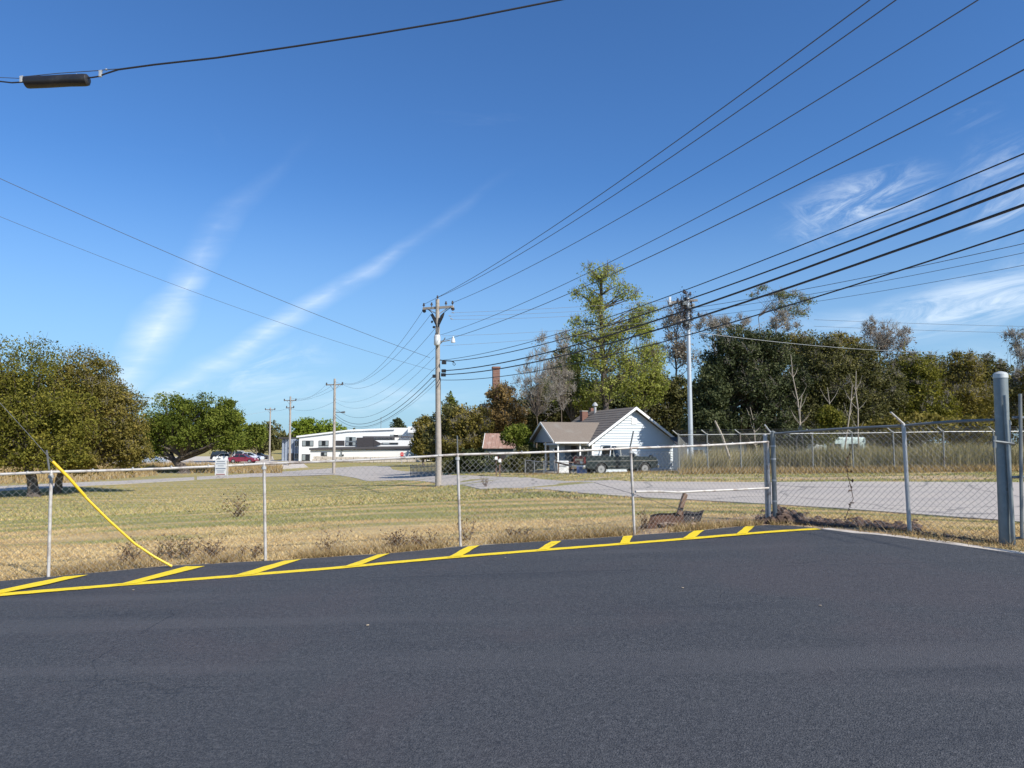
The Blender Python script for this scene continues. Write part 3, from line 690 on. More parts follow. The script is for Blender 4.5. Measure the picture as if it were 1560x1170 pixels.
ga = gat(1545,0,f0); ga.z = gb.z; gbb = gat(1700,0,f0-.3); gbb.z = gb.z
chain('wire_mesh', ga, gbb, 1.6, .08, .0024, M_link, Gg, off=.05)

# ------------------------------------------------------------------ soil heap, rusty panel, plank at the corner
random.seed(11)
mb = MB()
for _ in range(620):
    px = random.uniform(1150, 1400); t = (px-1150)/230
    yl = 800 + 11*max(0, (px-1190)/190) - 0; py = yl - abs(random.gauss(0, 5.0)) - 1
    p = hit(px, py); r = random.uniform(.018, .055)*(1.4 if abs(px-1190) < 30 else 1)
    mb.blob((p.x, p.y, p.z+r*.4), r, 1, .35, (1.2,1,.7))
for _ in range(120):
    px = random.gauss(1195, 14); py = 800-abs(random.gauss(0,8)); p = hit(px, py); r = random.uniform(.03,.07)
    mb.blob((p.x, p.y, p.z+max(0, .13-abs(px-1195)*.004)*random.random()), r, 1, .35)
for _ in range(200):
    px = random.uniform(1380, 1540); py = 813+(px-1380)*.10 + random.gauss(0,2.5); p = hit(px, py-1); r = random.uniform(.01,.03)
    mb.blob((p.x, p.y, p.z+r*.3), r, 1, .35, (1.2,1,.6))
mb.build('soil_clods', M_soil, kind='stuff')['label'] = 'dark clods of turned soil heaped along the foot of the right fence'
X = []; 
pp = [hit(random.uniform(975,1200), 812-random.uniform(2,26)) for _ in range(500)]
mb = MB()
for p in pp: 
    if not pip(np.array([p.x]), np.array([p.y]), POLYS[0])[0]: mb.blob((p.x, p.y, p.z+.006), random.uniform(.01,.03), 1, .4, (1.3,1,.5))
mb.build('dirt_crumbs', mat('dry_earth', (.30,.20,.12), .95, var=.5, vs=20, bump=.6), kind='stuff')['label'] = 'dry earth crumbs and leaf litter around the rusty panel'
pan = thing('rusty_panel', 'dark brown rusted sheet metal panel half sunk in the grass below the white pipe', 'metal panel', hit(1030, 803))
def quadsheet(pts, th=.008, nrm=None, nseg=8, wav=.01):
    a, b, c, d = [Vector(p) for p in pts]; mb = MB(); n = (b-a).cross(d-a).normalized(); vs = []
    for s in (0, 1):
        for i in range(nseg+1):
            for j in (0, .5, 1):
                t = i/nseg; p = a.lerp(b, t).lerp(d.lerp(c, t), j) + n*(wav*math.sin(t*7)*(1+j)) + n*th*s; vs.append(p)
    N = (nseg+1)*3; fs = []
    for i in range(nseg):
        for j in range(2):
            q = i*3+j; fs += [(q, q+3, q+4, q+1), (N+q, N+q+1, N+q+4, N+q+3)]
    for i in range(nseg): q = i*3; fs += [(q, N+q, N+q+3, q+3), (q+2, q+5, N+q+5, N+q+2)]
    for q in (0, nseg*3): fs += [(q, q+1, N+q+1, N+q), (q+1, q+2, N+q+2, N+q+1)]
    return mb.add(vs, fs)
quadsheet([at(985,808,10.55), at(1042,802,10.75), at(1040,779,10.95), at(991,785,10.75)]).build('panel', M_rust, pan, world=True)
quadsheet([at(1040,803,10.8), at(1067,794,11.05), at(1072,778,11.3), at(1036,781,11.1)]).build('folded_flap', mat('dark_rust', (.03,.022,.02), .85, var=.5), pan, world=True)
pl = MB().beam(at(1034,784,10.85), at(1044,752,10.95), .035, .085).build('plank', M_plank, origin=hit(1034,798)); tag(pl, 'weathered brown plank leaning up from the rusty panel', 'plank')
random.seed(12)
clp = thing('dry_weed', 'clump of dry brown weeds left of the rusty panel beside the leaning post', 'weed', hit(983,808)); twigs(clp, [hit(979+i*3, 809-i) for i in range(4)], 7, .3, .0035, M_twigb, 'stems', .4, 1, M_deadleaf, 60, .02)
for i in range(5):
    px, py = [(1010,797),(1030,801),(1050,797),(1022,792),(1060,800)][i]
    c = hit(px, py)
mb = MB()
for i in range(26):
    c = hit(random.uniform(1000,1062), random.uniform(797,806)); mb.blob((c.x, c.y-.05, c.z+random.uniform(0,.09)), random.uniform(.015,.05), 1, .4, (1.3,1,.7))
mb.build('rubble', mat('broken_concrete', (.32,.23,.17), .95, var=.5, vs=20, bump=.6), kind='stuff')['label'] = 'broken rubble lying in front of the rusty panel'

# dry weeds along the near grass edge
WEEDS = [((188,858), 'small dark dry weed in the grass between white post and yellow guy guard', .3, 5), ((250,853), 'olive tuft of weeds around the foot of the yellow guy guard', .28, 12),
         ((315,851), 'wide sprawling dead brown weed to the right of the yellow guy guard', .30, 16), ((383,850), 'little dark weed just left of the second white post', .16, 5),
         ((497,843), 'thin pale stalky weed right of the second white post', .32, 5), ((603,838), 'dark leafy weed below the utility pole at the lot edge', .26, 9),
         ((648,834), 'short dark weed tuft left of the third white post', .22, 7), ((712,824), 'dry weed stalks right behind the third white post', .34, 4),
         ((795,819), 'dark round weed in the grass right of the third white post', .14, 9), ((362,788), 'tall thin branching weed on the mid field left of the second post', .55, 5),
         ((741,742), 'small dark weed standing at the road edge right of the utility pole', .6, 5)]
for (px, py), lab, hh, n in WEEDS:
    b = hit(px, py); t = thing('dry_weed', lab, 'weed', b, group='dry weeds in the field')
    w = .11*(n/8)
    twigs(t, [b + Vector((random.gauss(0, w), random.gauss(0, .03), 0)) for _ in range(4)], n, hh, .0028 if py > 800 else .006, M_twigb, 'stems', .45, .9, M_deadleaf if 'olive' not in lab else M_grassg, 50*n, .012 if py > 800 else .02)

# leaf bits on asphalt
lf = MB()
for i in range(5):
    p = hit(*[(770,855),(203,905),(1040,902),(560,960),(1250,930)][i]); lf.blob((p.x, p.y, p.z+.042), .012, 1, .4, (1.2,1,.3))
lf.build('leaf_litter', mat('pale_leaf', (.35,.28,.2), .9), kind='stuff')['label'] = 'few tiny pale leaf scraps scattered on the asphalt'

# ------------------------------------------------------------------ guy wire and yellow guard
gy = [at(262,863,8.55), at(235,848,8.5), at(205,828,8.42), at(165,792,8.3), at(130,757,8.2), at(105,728,8.1), at(80,703,8.02)]
gw = thing('guy_wire', 'steel guy wire with bent yellow plastic guard at the left fence', 'guy wire', hit(262,864))
MB().tube(gy[:5], .014, 12).build('guard', M_yplastic, gw, world=True, smooth=True)
MB().tube([gy[4]+Vector((0,0,.004)), gy[5], gy[6]], .017, 12).build('guard', M_yplastic, gw, world=True, smooth=True)
d = (at(0,614,7.75)-gy[6]); MB().tube([gy[6], at(42,660,7.9), at(0,614,7.75), at(-160,450,7.2), at(-500,100,6.4)], .0035, 6).build('wire', M_wirel, gw, world=True)

# ------------------------------------------------------------------ overhead cable with splice case, top left
oc = thing('splice_cable', 'black overhead cable carrying a fat splice case at the top left', 'cable', at(90,123,9.0))
yc = lambda px: 9.0 - (px-90)*.0005
cabpts = [at(px, py, yc(px)) for px, py in [(-300,112),(-60,121),(0,124),(18,126),(35,125),(140,118),(150,116.5),(160,112.5),(180,106),(235,98.5),(330,88),(450,70.5),(560,53.5),(700,30),(857,-1),(1000,-34),(1200,-90)]]
MB().tube(cabpts, [.010]*8+[.012]*9, 8).build('cable', M_wire, oc, world=True, smooth=True)
MB().tube([at(px,py,yc(px)) for px, py in [(-300,104),(0,118),(33,119.5)]], .004, 6).build('messenger_wire', M_wirel, oc, world=True)
MB().tube([at(px,py,yc(px)) for px, py in [(33,117),(90,111.5),(150,107.5),(163,106),(180,105)]], .005, 6).build('messenger_wire', M_wirel, oc, world=True)
R_ = .5*18.5/1090*9.05
MB().tube([at(38.5,126,9.02), at(40,125.5,9.02), at(44,125.4,9.02), at(70,124.6,9.01), at(105,122.6,9.0), at(128,122,9.0), at(133,121.6,9.0), at(135.5,121.5,9.0)], [R_*.72,R_*.98,R_*1.02,R_,R_,R_*1.02,R_*.95,R_*.6], 20).build('splice_case', M_black, oc, world=True, smooth=True)
MB().tube([at(112,117,8.94), at(117,112.5,8.96)], .006, 6).build('strap', M_galv, oc, world=True)
for px, py in ((32.5,121.5),(153,113)):
    c = at(px, py, yc(px)); q = MB().box((c.x,c.y,c.z), (.035,.03,.075), bev=.006); q.tube([c+Vector((-.02,0,.035)), c+Vector((.02,0,.045))], .014, 8); q.build('cable_clamp', M_galv, oc, world=True)
c = at(162,106,9.0); MB().blob(c, .016, 1, .1).build('end_nut', M_galv, oc, world=True)

# ------------------------------------------------------------------ utility poles
def insul(mb, c, s=1.0):
    c = Vector(c); mb.tube([c, c+Vector((0,0,.06*s)), c+Vector((0,0,.07*s)), c+Vector((0,0,.12*s)), c+Vector((0,0,.13*s)), c+Vector((0,0,.2*s))], [.02*s,.02*s,.06*s,.06*s,.04*s,.04*s], 8)
def cyl(a, b, r, n=12): return MB().tube([a, b], r, n)
def bell(c, s=1):                                      # strain insulator, horizontal stack
    mb = MB(); c = Vector(c)
    for i in range(3): mb.tube([c+Vector((0, i*.09*s, 0)), c+Vector((0,i*.09*s+.05*s,0))], [.09*s,.04*s], 8)
    return mb
PA = gp(668, 44); PA.z = at(668, 741, 44).z
A_top = at(666.5, 456, 44)
pA = thing('utility_pole', 'tall weathered wooden utility pole with transformer can at the field edge', 'utility pole', PA)
def wl(px, py, Y=44): return at(px, py, Y)
MB().tube([PA-Vector((0,0,.3)), PA+Vector((0,0,2)), PA.lerp(A_top,.6), A_top], [.20,.185,.15,.12], 14).build('pole', M_pole, pA, world=True, smooth=True)
xd = Vector((.93,-.36,0))                              # crossarm direction, square to the line
def onA(py, off=0, dy=0):
    c = at(667.3, py, 44); return Vector((c.x+xd.x*off, 44+xd.y*off+dy, c.z))
MB().beam(onA(468.5,-1.05), onA(469,1.05), .12, .14).build('crossarm', M_pole, pA, world=True)
for o_ in (-1.0, -.45, .55, 1.0):
    q = MB(); insul(q, onA(466.5, o_), 1.3); q.build('insulator', M_cer, pA, world=True, smooth=True)
for o_ in (-1.0, 1.0): bell(onA(471, o_, .06), 1.3).build('strain_insulator', M_cer, pA, world=True)
q = MB(); insul(q, A_top, 1.2); q.build('insulator', M_cer, pA, world=True, smooth=True)
for s in (-1, 1): MB().beam(onA(470, s*.7), onA(478, s*.08), .03, .05).build('brace', M_galv, pA, world=True)
MB().tube([onA(479,-.45,-.1), onA(483,-.32,-.1), onA(494,-.12,-.12), onA(499,-.05,-.12)], [.07,.1,.07,.03], 8).build('cutout_switch', M_black, pA, world=True)
MB().tube([onA(478,.42,-.1), onA(483,.28,-.1), onA(491,.14,-.12), onA(498,.05,-.12)], [.05,.11,.08,.03], 8).build('cutout_switch', M_black, pA, world=True)
MB().tube([onA(470,-.72,-.05), onA(474,-.5,-.1), onA(480,-.3,-.15), onA(486,-.15,-.15)], .025, 6).build('jumper_wire', M_wire, pA, world=True)
MB().tube([onA(470,.9,-.05), onA(475,.55,-.1), onA(482,.2,-.15), onA(505,.05,-.2), onA(512,0,-.2)], .022, 6).build('jumper_wire', M_wire, pA, world=True)
for py, o_ in ((489.5,-.42),(498,-.28)): MB().blob(onA(py,o_), .09, 1, .2).build('insulator', M_cer, pA, world=True)
for py, o_ in ((478.5,1.12),(483,.9),(487.5,1.0)): MB().tube([onA(py,o_), onA(py-1,o_-.15)], .03, 6).build('line_clamp', M_galv, pA, world=True)
tc = onA(520,-.02,-.28)
MB().tube([onA(527,-.02,-.33), onA(526,-.02,-.33), onA(513,-.02,-.33), onA(511.5,-.02,-.33)], [.17,.2,.2,.15], 16).build('transformer', M_pot, pA, world=True, smooth=True)
MB().tube([onA(512,-.12,-.33), onA(509,-.12,-.33)], .05, 8).build('bushing', M_cer, pA, world=True)
MB().tube([onA(521,.1), onA(520.5,.45), onA(519.5,.85,-.1)], .03, 8).build('lamp_arm', M_galv, pA, world=True, smooth=True)
MB().tube([onA(523.5,1.05,-.1), onA(521,1.05,-.1), onA(517,1.05,-.1), onA(514.5,1.05,-.1)], [.14,.13,.08,.05], 10).build('lamp_head', M_pot, pA, world=True, smooth=True)
MB().tube([onA(524,.15), onA(518,.42), onA(515,.5)], .03, 6).build('bracket', M_galvd, pA, world=True)
for py, o_, s in ((553,.42,.75),(565.5,.40,.75),(571.5,.38,.8),(573,-.25,.6)):
    MB().box(onA(py,o_,-.05), (.26*s/.7,.18,.2), bev=.03).build('splice_box', M_black, pA, world=True)
MB().tube([onA(548.5,.1), onA(550,.5), onA(551,.9), onA(552.5,1.1)], .035, 6).build('cable_bundle', M_black, pA, world=True)
MB().tube([onA(553,1.1), onA(556,1.2), onA(558,1.12), onA(556,1.02), onA(552.5,1.05)], .018, 6).build('cable_loop', M_black, pA, world=True)
MB().tube([onA(576,.17), onA(740,.17)], .025, 6).build('conduit', M_galvd, pA, world=True)

def far_pole(px, pytop, pybase, Y, label, arms, rbase=.17):
    b = at(px, pybase, Y); b.z = min(b.z, h(b.x, b.y)); t = thing('utility_pole', label, 'utility pole', b, group='distant utility poles along the road')
    topv = at(px+1.5, pytop, Y); MB().tube([b-Vector((0,0,.3)), topv], [rbase, rbase*.65], 10).build('pole', M_pole, t, world=True, smooth=True)
    for py, half, nins in arms:
        c = at(px+1, py, Y); a = c-xd*half; e = c+xd*half
        MB().beam(a, e, .1, .13).build('crossarm', M_pole, t, world=True)
        for i in range(nins):
            p = a.lerp(e, i/(nins-1) if nins > 1 else .5); q = MB(); insul(q, p+Vector((0,0,-.12)), 2.0); q.build('insulator', M_cer, t, world=True)
        for s in (-1,1): MB().beam(c+xd*half*.6*s, c-Vector((0,0,.7)), .03, .05).build('brace', M_galv, t, world=True)
    return t, topv
pB, Bt = far_pole(508.5, 577, 722, 87, 'wooden pole with one crossarm standing beside the curving road', [(586,1.15,3)], .2)
MB().tube([at(511,628,87), at(518,628,86.8), at(525,628,86.6)], [.05,.05,.14], 8).build('street_lamp', M_galvd, pB, world=True)
pC, Ct = far_pole(441, 604, 716, 116, 'distant pole with two crossarms before the left end of the white building', [(610,1.15,3),(621,.7,2)], .2)
pD, Dt = far_pole(410.5, 621, 703, 135, 'most distant thin pole between far trees and white building', [(624,1.1,3)], .17)

# steel pole right of the house
S0 = gp(1053, 38); Spy = 448
sp = thing('steel_pole', 'smooth silver steel pole with a knot of cables and insulators on top', 'utility pole', S0)
St = at(1047.5, Spy, 38)
MB().tube([S0-Vector((0,0,.3)), S0.lerp(St,.5), St], [.135,.115,.095], 16).build('pole', M_polem, sp, world=True, smooth=True)
def onS(py, off=0, dy=0):
    c = at(1050-(700-py)*.01, py, 38); return Vector((c.x+off, 38+dy, c.z))
MB().beam(onS(460,-1.0,.3), onS(458,.5,-.15), .10,.12).build('crossarm', M_pole, sp, world=True)
MB().beam(onS(488,-.45), onS(487,.3), .08,.1).build('crossarm', M_pole, sp, world=True)
random.seed(5)
for i in range(16):
    py = random.uniform(449, 499); of = random.gauss(-.12, .25)
    q = MB(); insul(q, onS(py, of, random.uniform(-.25,.1)), random.uniform(.8,1.4)); q.build('insulator', M_cer, sp, world=True, smooth=True)
for i in range(14):
    a = onS(random.uniform(448,500), random.gauss(-.05,.28), random.uniform(-.2,.1)); b = onS(random.uniform(448,500), random.gauss(-.05,.28), random.uniform(-.2,.1)); m_ = (a+b)/2+Vector((random.uniform(-.2,.2),0,random.uniform(-.3,.1)))
    MB().tube([a, m_, b], .018, 5).build('jumper_wire', M_wire, sp, world=True)
for py, of, s in ((462,-.2,.22),(470,.02,.2),(466,.25,.16),(492,-.12,.18),(498,.08,.14)): MB().box(onS(py,of,-.15), (s,s*.8,s*1.2), bev=.02).build('switch_box', M_galvd, sp, world=True)
MB().box(onS(457,-.9,.25), (.12,.12,.42), bev=.02).build('arrester', M_pot, sp, world=True)

cc = np.array([list(onS(random.gauss(470,11), random.gauss(-.1,.26), random.gauss(-.05,.15))) for _ in range(900)] + [list(onS(random.gauss(498,4), random.gauss(-.1,.16), random.gauss(-.05,.1))) for _ in range(250)])
V, Fq = leafquads(cc-np.array(sp.location), .045); mesh_obj('dead_vine_tangle', V, Fq, M_nest, sp, kind='stuff', tint=RNG.random(len(cc)))
# ------------------------------------------------------------------ wires
NEXT = Vector((11.9, 1.6, 0))                           # plan position of the next pole, out of the picture
def span(S, Exy, q, sag, r, m, label, grp='overhead wires above the road', n=26, ext=None, name='overhead_wire', zE=None):
    """sagging wire from S to the plan point Exy, through the sight line q"""
    S = Vector(S); ex, ey = Exy
    if zE is None:
        a, b = ray(*q)
        # x = a*y on plan line
        dx, dy = ex-S.x, ey-S.y; t = (a*S.y-S.x)/(dx-a*dy); y = S.y+dy*t; z = CAMH+b*y
        zE = (z - S.z*(1-t) + 4*sag*t*(1-t))/t
    pts = []
    for i in range(n+1):
        t = i/n; pts.append(Vector((S.x+(ex-S.x)*t, S.y+(ey-S.y)*t, S.z*(1-t)+zE*t-4*sag*t*(1-t))))
    o = MB().tube(pts, r, 5, cap=False).build(name, m, origin=S, smooth=True, fix=False)
    return tag(o, label, 'wire', grp)
RW = [  # start on pole A (py, arm offset), crossing point, offset at next pole, sag, radius, material, label
 ((462,-1.0),(1325,0),-1.0,.75,.0085,M_wirel,'highest overhead wire on the left, running from the left crossarm end to the top edge'),
 ((453,0),(1365,0),-.5,.85,.0085,M_wirel,'second highest wire, running from the pole top to the top edge'),
 ((463,1.0),(1490,0),1.0,.8,.0085,M_wirel,'wire from the right end of the crossarm to the top edge'),
 ((511,.1),(1560,60),.3,.8,.0075,M_wirel,'thin neutral wire from just above the transformer to the right edge'),
 ((520,.15),(1560,106),.3,.8,.009,M_wirel,'wire from beside the transformer lamp arm to the right edge'),
 ((549,.25),(1560,234),.2,1.0,.009,M_wire,'upper of the bundled black cables leaving the splice boxes'),
 ((551,.9),(1560,264),.2,1.0,.013,M_wire,'second black cable leaving the upper splice box'),
 ((565,.45),(1560,282),.2,1.05,.018,M_wire,'thick black cable leaving the middle splice box'),
 ((571,.45),(1560,312),.2,1.05,.018,M_wire,'thick black cable leaving the lowest splice box'),
 ((579,.2),(1560,350),.2,1.15,.011,M_wire,'lowest black cable from the wooden pole to the right edge')]
for (py, of), q, o2, sag, r, m, lab in RW:
    span(onA(py, of), (NEXT.x+o2, NEXT.y-o2*.3), q, sag, r*1.5, m, lab)
# wires from the steel pole to the right
for (py, of), q, sag, r, m, lab in [((470,.1),(1560,371),.5,.010,M_wirel,'upper thin wire from the steel pole top to the right edge'),
     ((476,.1),(1560,385),.55,.008,M_wirel,'middle thin wire from the steel pole to the right edge'), ((484,.1),(1560,404),.6,.007,M_wirel,'lower thin wire from the steel pole to the right edge')]:
    span(onS(py, of), (24, 10), q, sag, r*1.25, m, lab, 'thin wires right of the steel pole')
e = at(1420,536,60); span(onS(505,.1), (e.x, e.y), None, .25, .014, M_wirep, 'pale service wire dropping right from the steel pole into the trees', zE=e.z, grp='thin wires right of the steel pole')
for i, (py, p2, lab) in enumerate([(478,458,'top pale wire between wooden and steel poles'),(483,465,'second pale wire between wooden and steel poles'),(488,472,'third pale wire between wooden and steel poles'),(527,492,'lowest pale wire between wooden and steel poles'),(512,485,'pale wire from the transformer to the steel pole')]):
    s_ = onA(py, .9 if i < 3 else .3); t_ = onS(p2, -.9 if i < 3 else -.2); span(s_, (t_.x, t_.y), None, .06+.03*i, .009, M_wirep, lab, 'pale wires between the two poles', zE=t_.z, n=16)
for py, lab in ((487,'upper far wire above the right treetops'),(497,'lower far wire above the right treetops')):
    s_ = at(1240, py, 90); t_ = at(1800, py+14, 90); span(s_, (t_.x, t_.y), None, .2, .02, M_wirel, lab, 'far wires above the right treetops', zE=t_.z, n=12)
# wires from the left edge down to pole A
for (px0, py0), (px1, py1), Y0, sag, r, lab in [((-250,176),(655,545),24,.35,.010,'upper wire falling from the left edge to the wooden pole'), ((-250,240),(662,565),24,.5,.0065,'lower thin wire falling from the left edge to the wooden pole')]:
    s_ = at(px0, py0, Y0); t_ = at(px1, py1, 43.9); q = (0, 272 if py0 == 176 else 330)
    span(t_, (s_.x, s_.y), q, sag, r*1.25, M_wirel, lab, 'wires from the left edge to the wooden pole')
# B - A spans and on to C, D
for (pa, oa), (pb_x, pb_y), sag, r, m, lab in [((470,-1.02),(522,583),1.6,.012,M_wirel,'left crossarm wire between wooden pole and road pole'), ((478,-.5),(510,581),1.9,.012,M_wirel,'second crossarm wire between wooden pole and road pole'),
     ((500,-.2),(523,586),1.7,.012,M_wirel,'third wire from below the crossarm to the road pole'), ((530,-.2),(511,608),1.5,.008,M_wirel,'neutral wire between wooden pole and road pole'),
     ((543,-.25),(511,612),1.8,.009,M_wirel,'upper grey cable between wooden pole and road pole'), ((560,-.2),(511,622),2.0,.012,M_wire,'middle black cable between wooden pole and road pole'),
     ((572,-.3),(511,631),2.0,.020,M_wire,'thick black cable between wooden pole and road pole'), ((578,-.2),(511,635),2.0,.018,M_wire,'lowest thick black cable between wooden pole and road pole'),
     ((585,-.2),(511,642),1.7,.008,M_wirel,'lowest thin wire between wooden pole and road pole')]:
    t_ = at(pb_x, pb_y, 87); span(onA(pa, oa), (t_.x, t_.y), None, sag, r, m, lab, 'spans between wooden pole and road pole', zE=t_.z)
for (x1,y1),(x2,y2),lab in [((496,587),(449,608),'left span wire between the two road poles'),((505,588),(441,606),'middle span wire between the two road poles'),((520,587),(434,610),'right span wire between the two road poles'),((509,612),(441,622),'lower span wire between the two road poles')]:
    a = at(x1,y1,87); b = at(x2,y2,116); span(a, (b.x,b.y), None, .7, .012, M_wirel, lab, 'spans beyond the road pole', zE=b.z, n=14)
a = at(441,621,116); b = at(410,625,135); span(a, (b.x,b.y), None, .3, .014, M_wirel, 'span between the two farthest poles', 'spans beyond the road pole', zE=b.z, n=10)
a = at(410,626,135); b = at(225,642,110); span(a, (b.x,b.y), None, .5, .016, M_wirep, 'pale wire crossing in front of the far green tree', 'spans beyond the road pole', zE=b.z, n=14)
a = at(1005,662,46); 

# ------------------------------------------------------------------ white house with porch wing
HP = at(968, 620, 48); HZ = h(HP.x, HP.y); ed = Vector((.953,.303,0)); rd = Vector((-.305,.952,0))
hs = thing('white_house', 'small white clapboard house with brown shingle roof and porch wing', 'house', (HP.x, HP.y, HZ-.1), math.atan2(ed.y, ed.x))
# local axes: x along gable wall, y back along ridge
EZ = CAMH-(HZ-.1) + .02; RZ = HP.z-(HZ-.1); HW = 3.2; LEN = 8.2
def hb(name, mb, m, parent=hs, **k): return mb.build(name, m, parent, **k)
mb = MB(); mb.prism([(-HW+.12,0),(HW-.12,0),(HW-.12,EZ-.05),(0,RZ-.16),(-HW+.12,EZ-.05)], .25, LEN); hb('wall', mb, M_siding)
z = .1; bi = 0
while z < RZ-.35:                                       # lapped boards on the gable wall
    z2 = z+.17; zm = z+.085
    half = HW-.1 if zm < EZ-.1 else max(.1, (HW-.1)*(RZ-.2-z2)/(RZ-.2-EZ+.1))
    half = min(half, HW-.1)
    sb = MB(); sb.add([(-half,.25,z2),(half,.25,z2),(half,.207,z),(-half,.207,z),(-half,.25,z),(half,.25,z)], [(0,1,2,3),(3,2,5,4),(0,3,4),(1,5,2)]); hb('siding_board', sb, M_siding); z = z2+.002; bi += 1
for s in (-1,1): hb('corner_board', MB().box((s*(HW-.12), .185, EZ/2), (.12,.1,EZ)), M_white)
th = .1
for s in (-1, 1):
    ov = .28; sl = (RZ-EZ)/HW; x0, z0 = s*(HW+ov), EZ-sl*ov
    rb = MB(); rb.prism([(0,RZ),(x0,z0),(x0,z0-th),(0,RZ-th)], -.12, LEN+.25); rf = hb('roof', rb, M_shingle)
    sh = MB(); nrow = 14                                  # shingle courses standing proud of the slope
    for i in range(nrow):
        t0 = i/nrow; t1 = (i+1)/nrow; xa, za = x0*(1-t0), z0+(RZ-z0)*t0; xb, zb = x0*(1-t1), z0+(RZ-z0)*t1
        sh.add([(xa,-.13,za+.025),(xa,LEN+.26,za+.025),(xb,LEN+.26,zb+.006),(xb,-.13,zb+.006),(xa,-.13,za),(xa,LEN+.26,za)], [(0,1,2,3),(0,4,5,1)])
    hb('shingle_courses', sh, M_shingle, rf, kind='stuff')
    rk = MB(); rk.prism([(0,RZ+.015),(x0,z0+.015),(x0,z0-.17),(0,RZ-.17)], -.17, -.122); hb('rake_board', rk, M_white)
    fb = MB(); fb.box((x0+s*.012, LEN/2, z0-.05), (.02, LEN+.3, .14)); hb('fascia', fb, M_white)
# porch wing to the left
WD0, WD1 = .35, 5.0; WX = -HW-2.35; wm = (WD0+WD1)/2; WR = EZ+1.28
for s in (-1, 1):
    ya = wm+s*((WD1-WD0)/2+.2); za = EZ-.06
    vs = [(WX-.25,wm,WR),(-HW*(1-(WR-EZ)/(RZ-EZ))+.1,wm,WR),(-HW+.3,ya,za+.0),(WX-.25,ya,za)]
    n_ = Vector((0,0,-.09)); hb('porch_roof', MB().add(vs+[tuple(Vector(v)+n_) for v in vs], [(0,1,2,3),(7,6,5,4),(0,3,7,4),(1,5,6,2),(0,4,5,1),(3,2,6,7)]), M_shingle)
    hb('rake_board', MB().beam((WX-.27,wm,WR-.06), (WX-.27,ya,za-.06), .03,.13), M_white)
hb('gable_panel', MB().prism([(wm-2.2,EZ-.1),(wm+2.2,EZ-.1),(wm,WR-.1)], WX, WX+.05, 'x'), mat('shaded_gable_siding', (.36,.40,.45), .7, var=.1))  # white gable turned from the sun, its shade painted in as blue-grey
hb('gutter', MB().beam((WX-.2,WD0-.22,EZ-.12),(-HW+.05,WD0-.22,EZ-.12), .09,.09), M_white)
hb('porch_floor', MB().box(((WX-HW)/2, wm, .18), (2.4, WD1-WD0, .2)), M_conc)
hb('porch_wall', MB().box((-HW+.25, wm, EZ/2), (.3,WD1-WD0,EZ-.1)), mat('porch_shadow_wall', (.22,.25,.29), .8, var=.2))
for y_ in (WD0, wm, WD1): hb('porch_post', MB().box((WX+.1, y_, EZ/2), (.09,.09,EZ-.1)), M_white)
hb('porch_post', MB().box((-HW-.7, WD0, EZ/2), (.09,.09,EZ-.1)), M_white)
for z_ in (.55,.95): hb('porch_rail', MB().beam((WX+.1,WD0,z_),(-HW-.7,WD0,z_), .05,.06), M_plank)
dr = hb('door', MB().box((-HW+.08, wm+.6, 1.15), (.05,.9,1.9)), M_darkwall); hb('knob', MB().blob((-HW+.04,wm+.25,1.1), .035, 1, .05), M_chrome, dr)
for y_ in (1.2, 6.6): wn = hb('window', MB().box((-HW+.08 if y_ < 2 else -HW+.1, y_, 1.35), (.06,.8,1.1)), M_white); hb('pane', MB().box((-HW+.045 if y_ < 2 else -HW+.065, y_, 1.35), (.02,.68,.96)), M_glass, wn)
# chimney and vent
ch = hb('chimney', MB().box((-.9,6.6,RZ-.55), (.45,.45,.95)), M_brick); 
for i in range(10):
    for j in range(2): hb('brick_course' , MB().box((-.9,6.6,RZ-.95+i*.09), (.47-.0*j,.47,.07)), M_brick, ch) if j == 0 else None
hb('flue_cap', MB().box((-.9,6.6,RZ-.03), (.52,.52,.05)), M_conc, ch)
v_ = hb('roof_vent', MB().tube([(-.25,6.0,RZ-.3),(-.25,6.0,RZ+.35)], .1, 10), M_galv); hb('vent_cowl', MB().tube([(-.25,6,RZ+.35),(-.25,6,RZ+.45),(-.25,6,RZ+.62)], [.22,.2,.05], 10), M_galv, v_)
ch2 = hb('chimney', MB().box((.15,7.4,RZ-.05), (.4,.4,.6)), M_brick)
hb('siding_vent', MB().box((0,.21,RZ-.95), (.4,.04,.4)), M_white)
hb('meter_box', MB().box((1.2,.18,1.2), (.25,.12,.4)), M_galvd)

# white cabinet and steps rail, tote, mailboxes, yard fence
def solo(name, mb, m, label, cat, o, **k): return tag(mb.build(name, m, origin=o, **k), label, cat)
c = gp(857, 45.4); fz = thing('old_freezer', 'white box freezer standing under the porch roof', 'freezer', c)
MB().box((0,0,.42), (.72,.5,.82), bev=.03).build('cabinet', M_white, fz); MB().box((0,-.01,.86), (.74,.54,.08), bev=.02).build('lid', M_white, fz); MB().box((0,-.28,.6), (.5,.02,.03)).build('handle', M_galvd, fz)
c = gp(872, 43.5); hr = thing('hand_rail', 'dark leaning wooden hand rail between freezer and pickup', 'rail', c)
MB().beam(at(845,704,44)+Vector((0,0,0)), at(872,710,43), .05,.1).build('rail', M_plank, hr, world=True)
for px, a_, b_ in ((851,706,724),(869,708,725)): MB().beam(at(px,a_,43.5), at(px-1,b_,43.5), .09,.09).build('upright', M_plank, hr, world=True)
c = gp(845, 44); o = MB().tube([c, c+Vector((0,0,.95))], .05, 8).build('bollard', M_galvw, origin=c); tag(o, 'short whitish post at the end of the sagging yard fence', 'post')
c = gp(873, 42.2); o = MB().box(c+Vector((0,0,.3)), (.05,.12,.72), bev=.01).build('leaning_board', M_white, origin=c); tag(o, 'narrow white board leaning beside the hand rail', 'board')
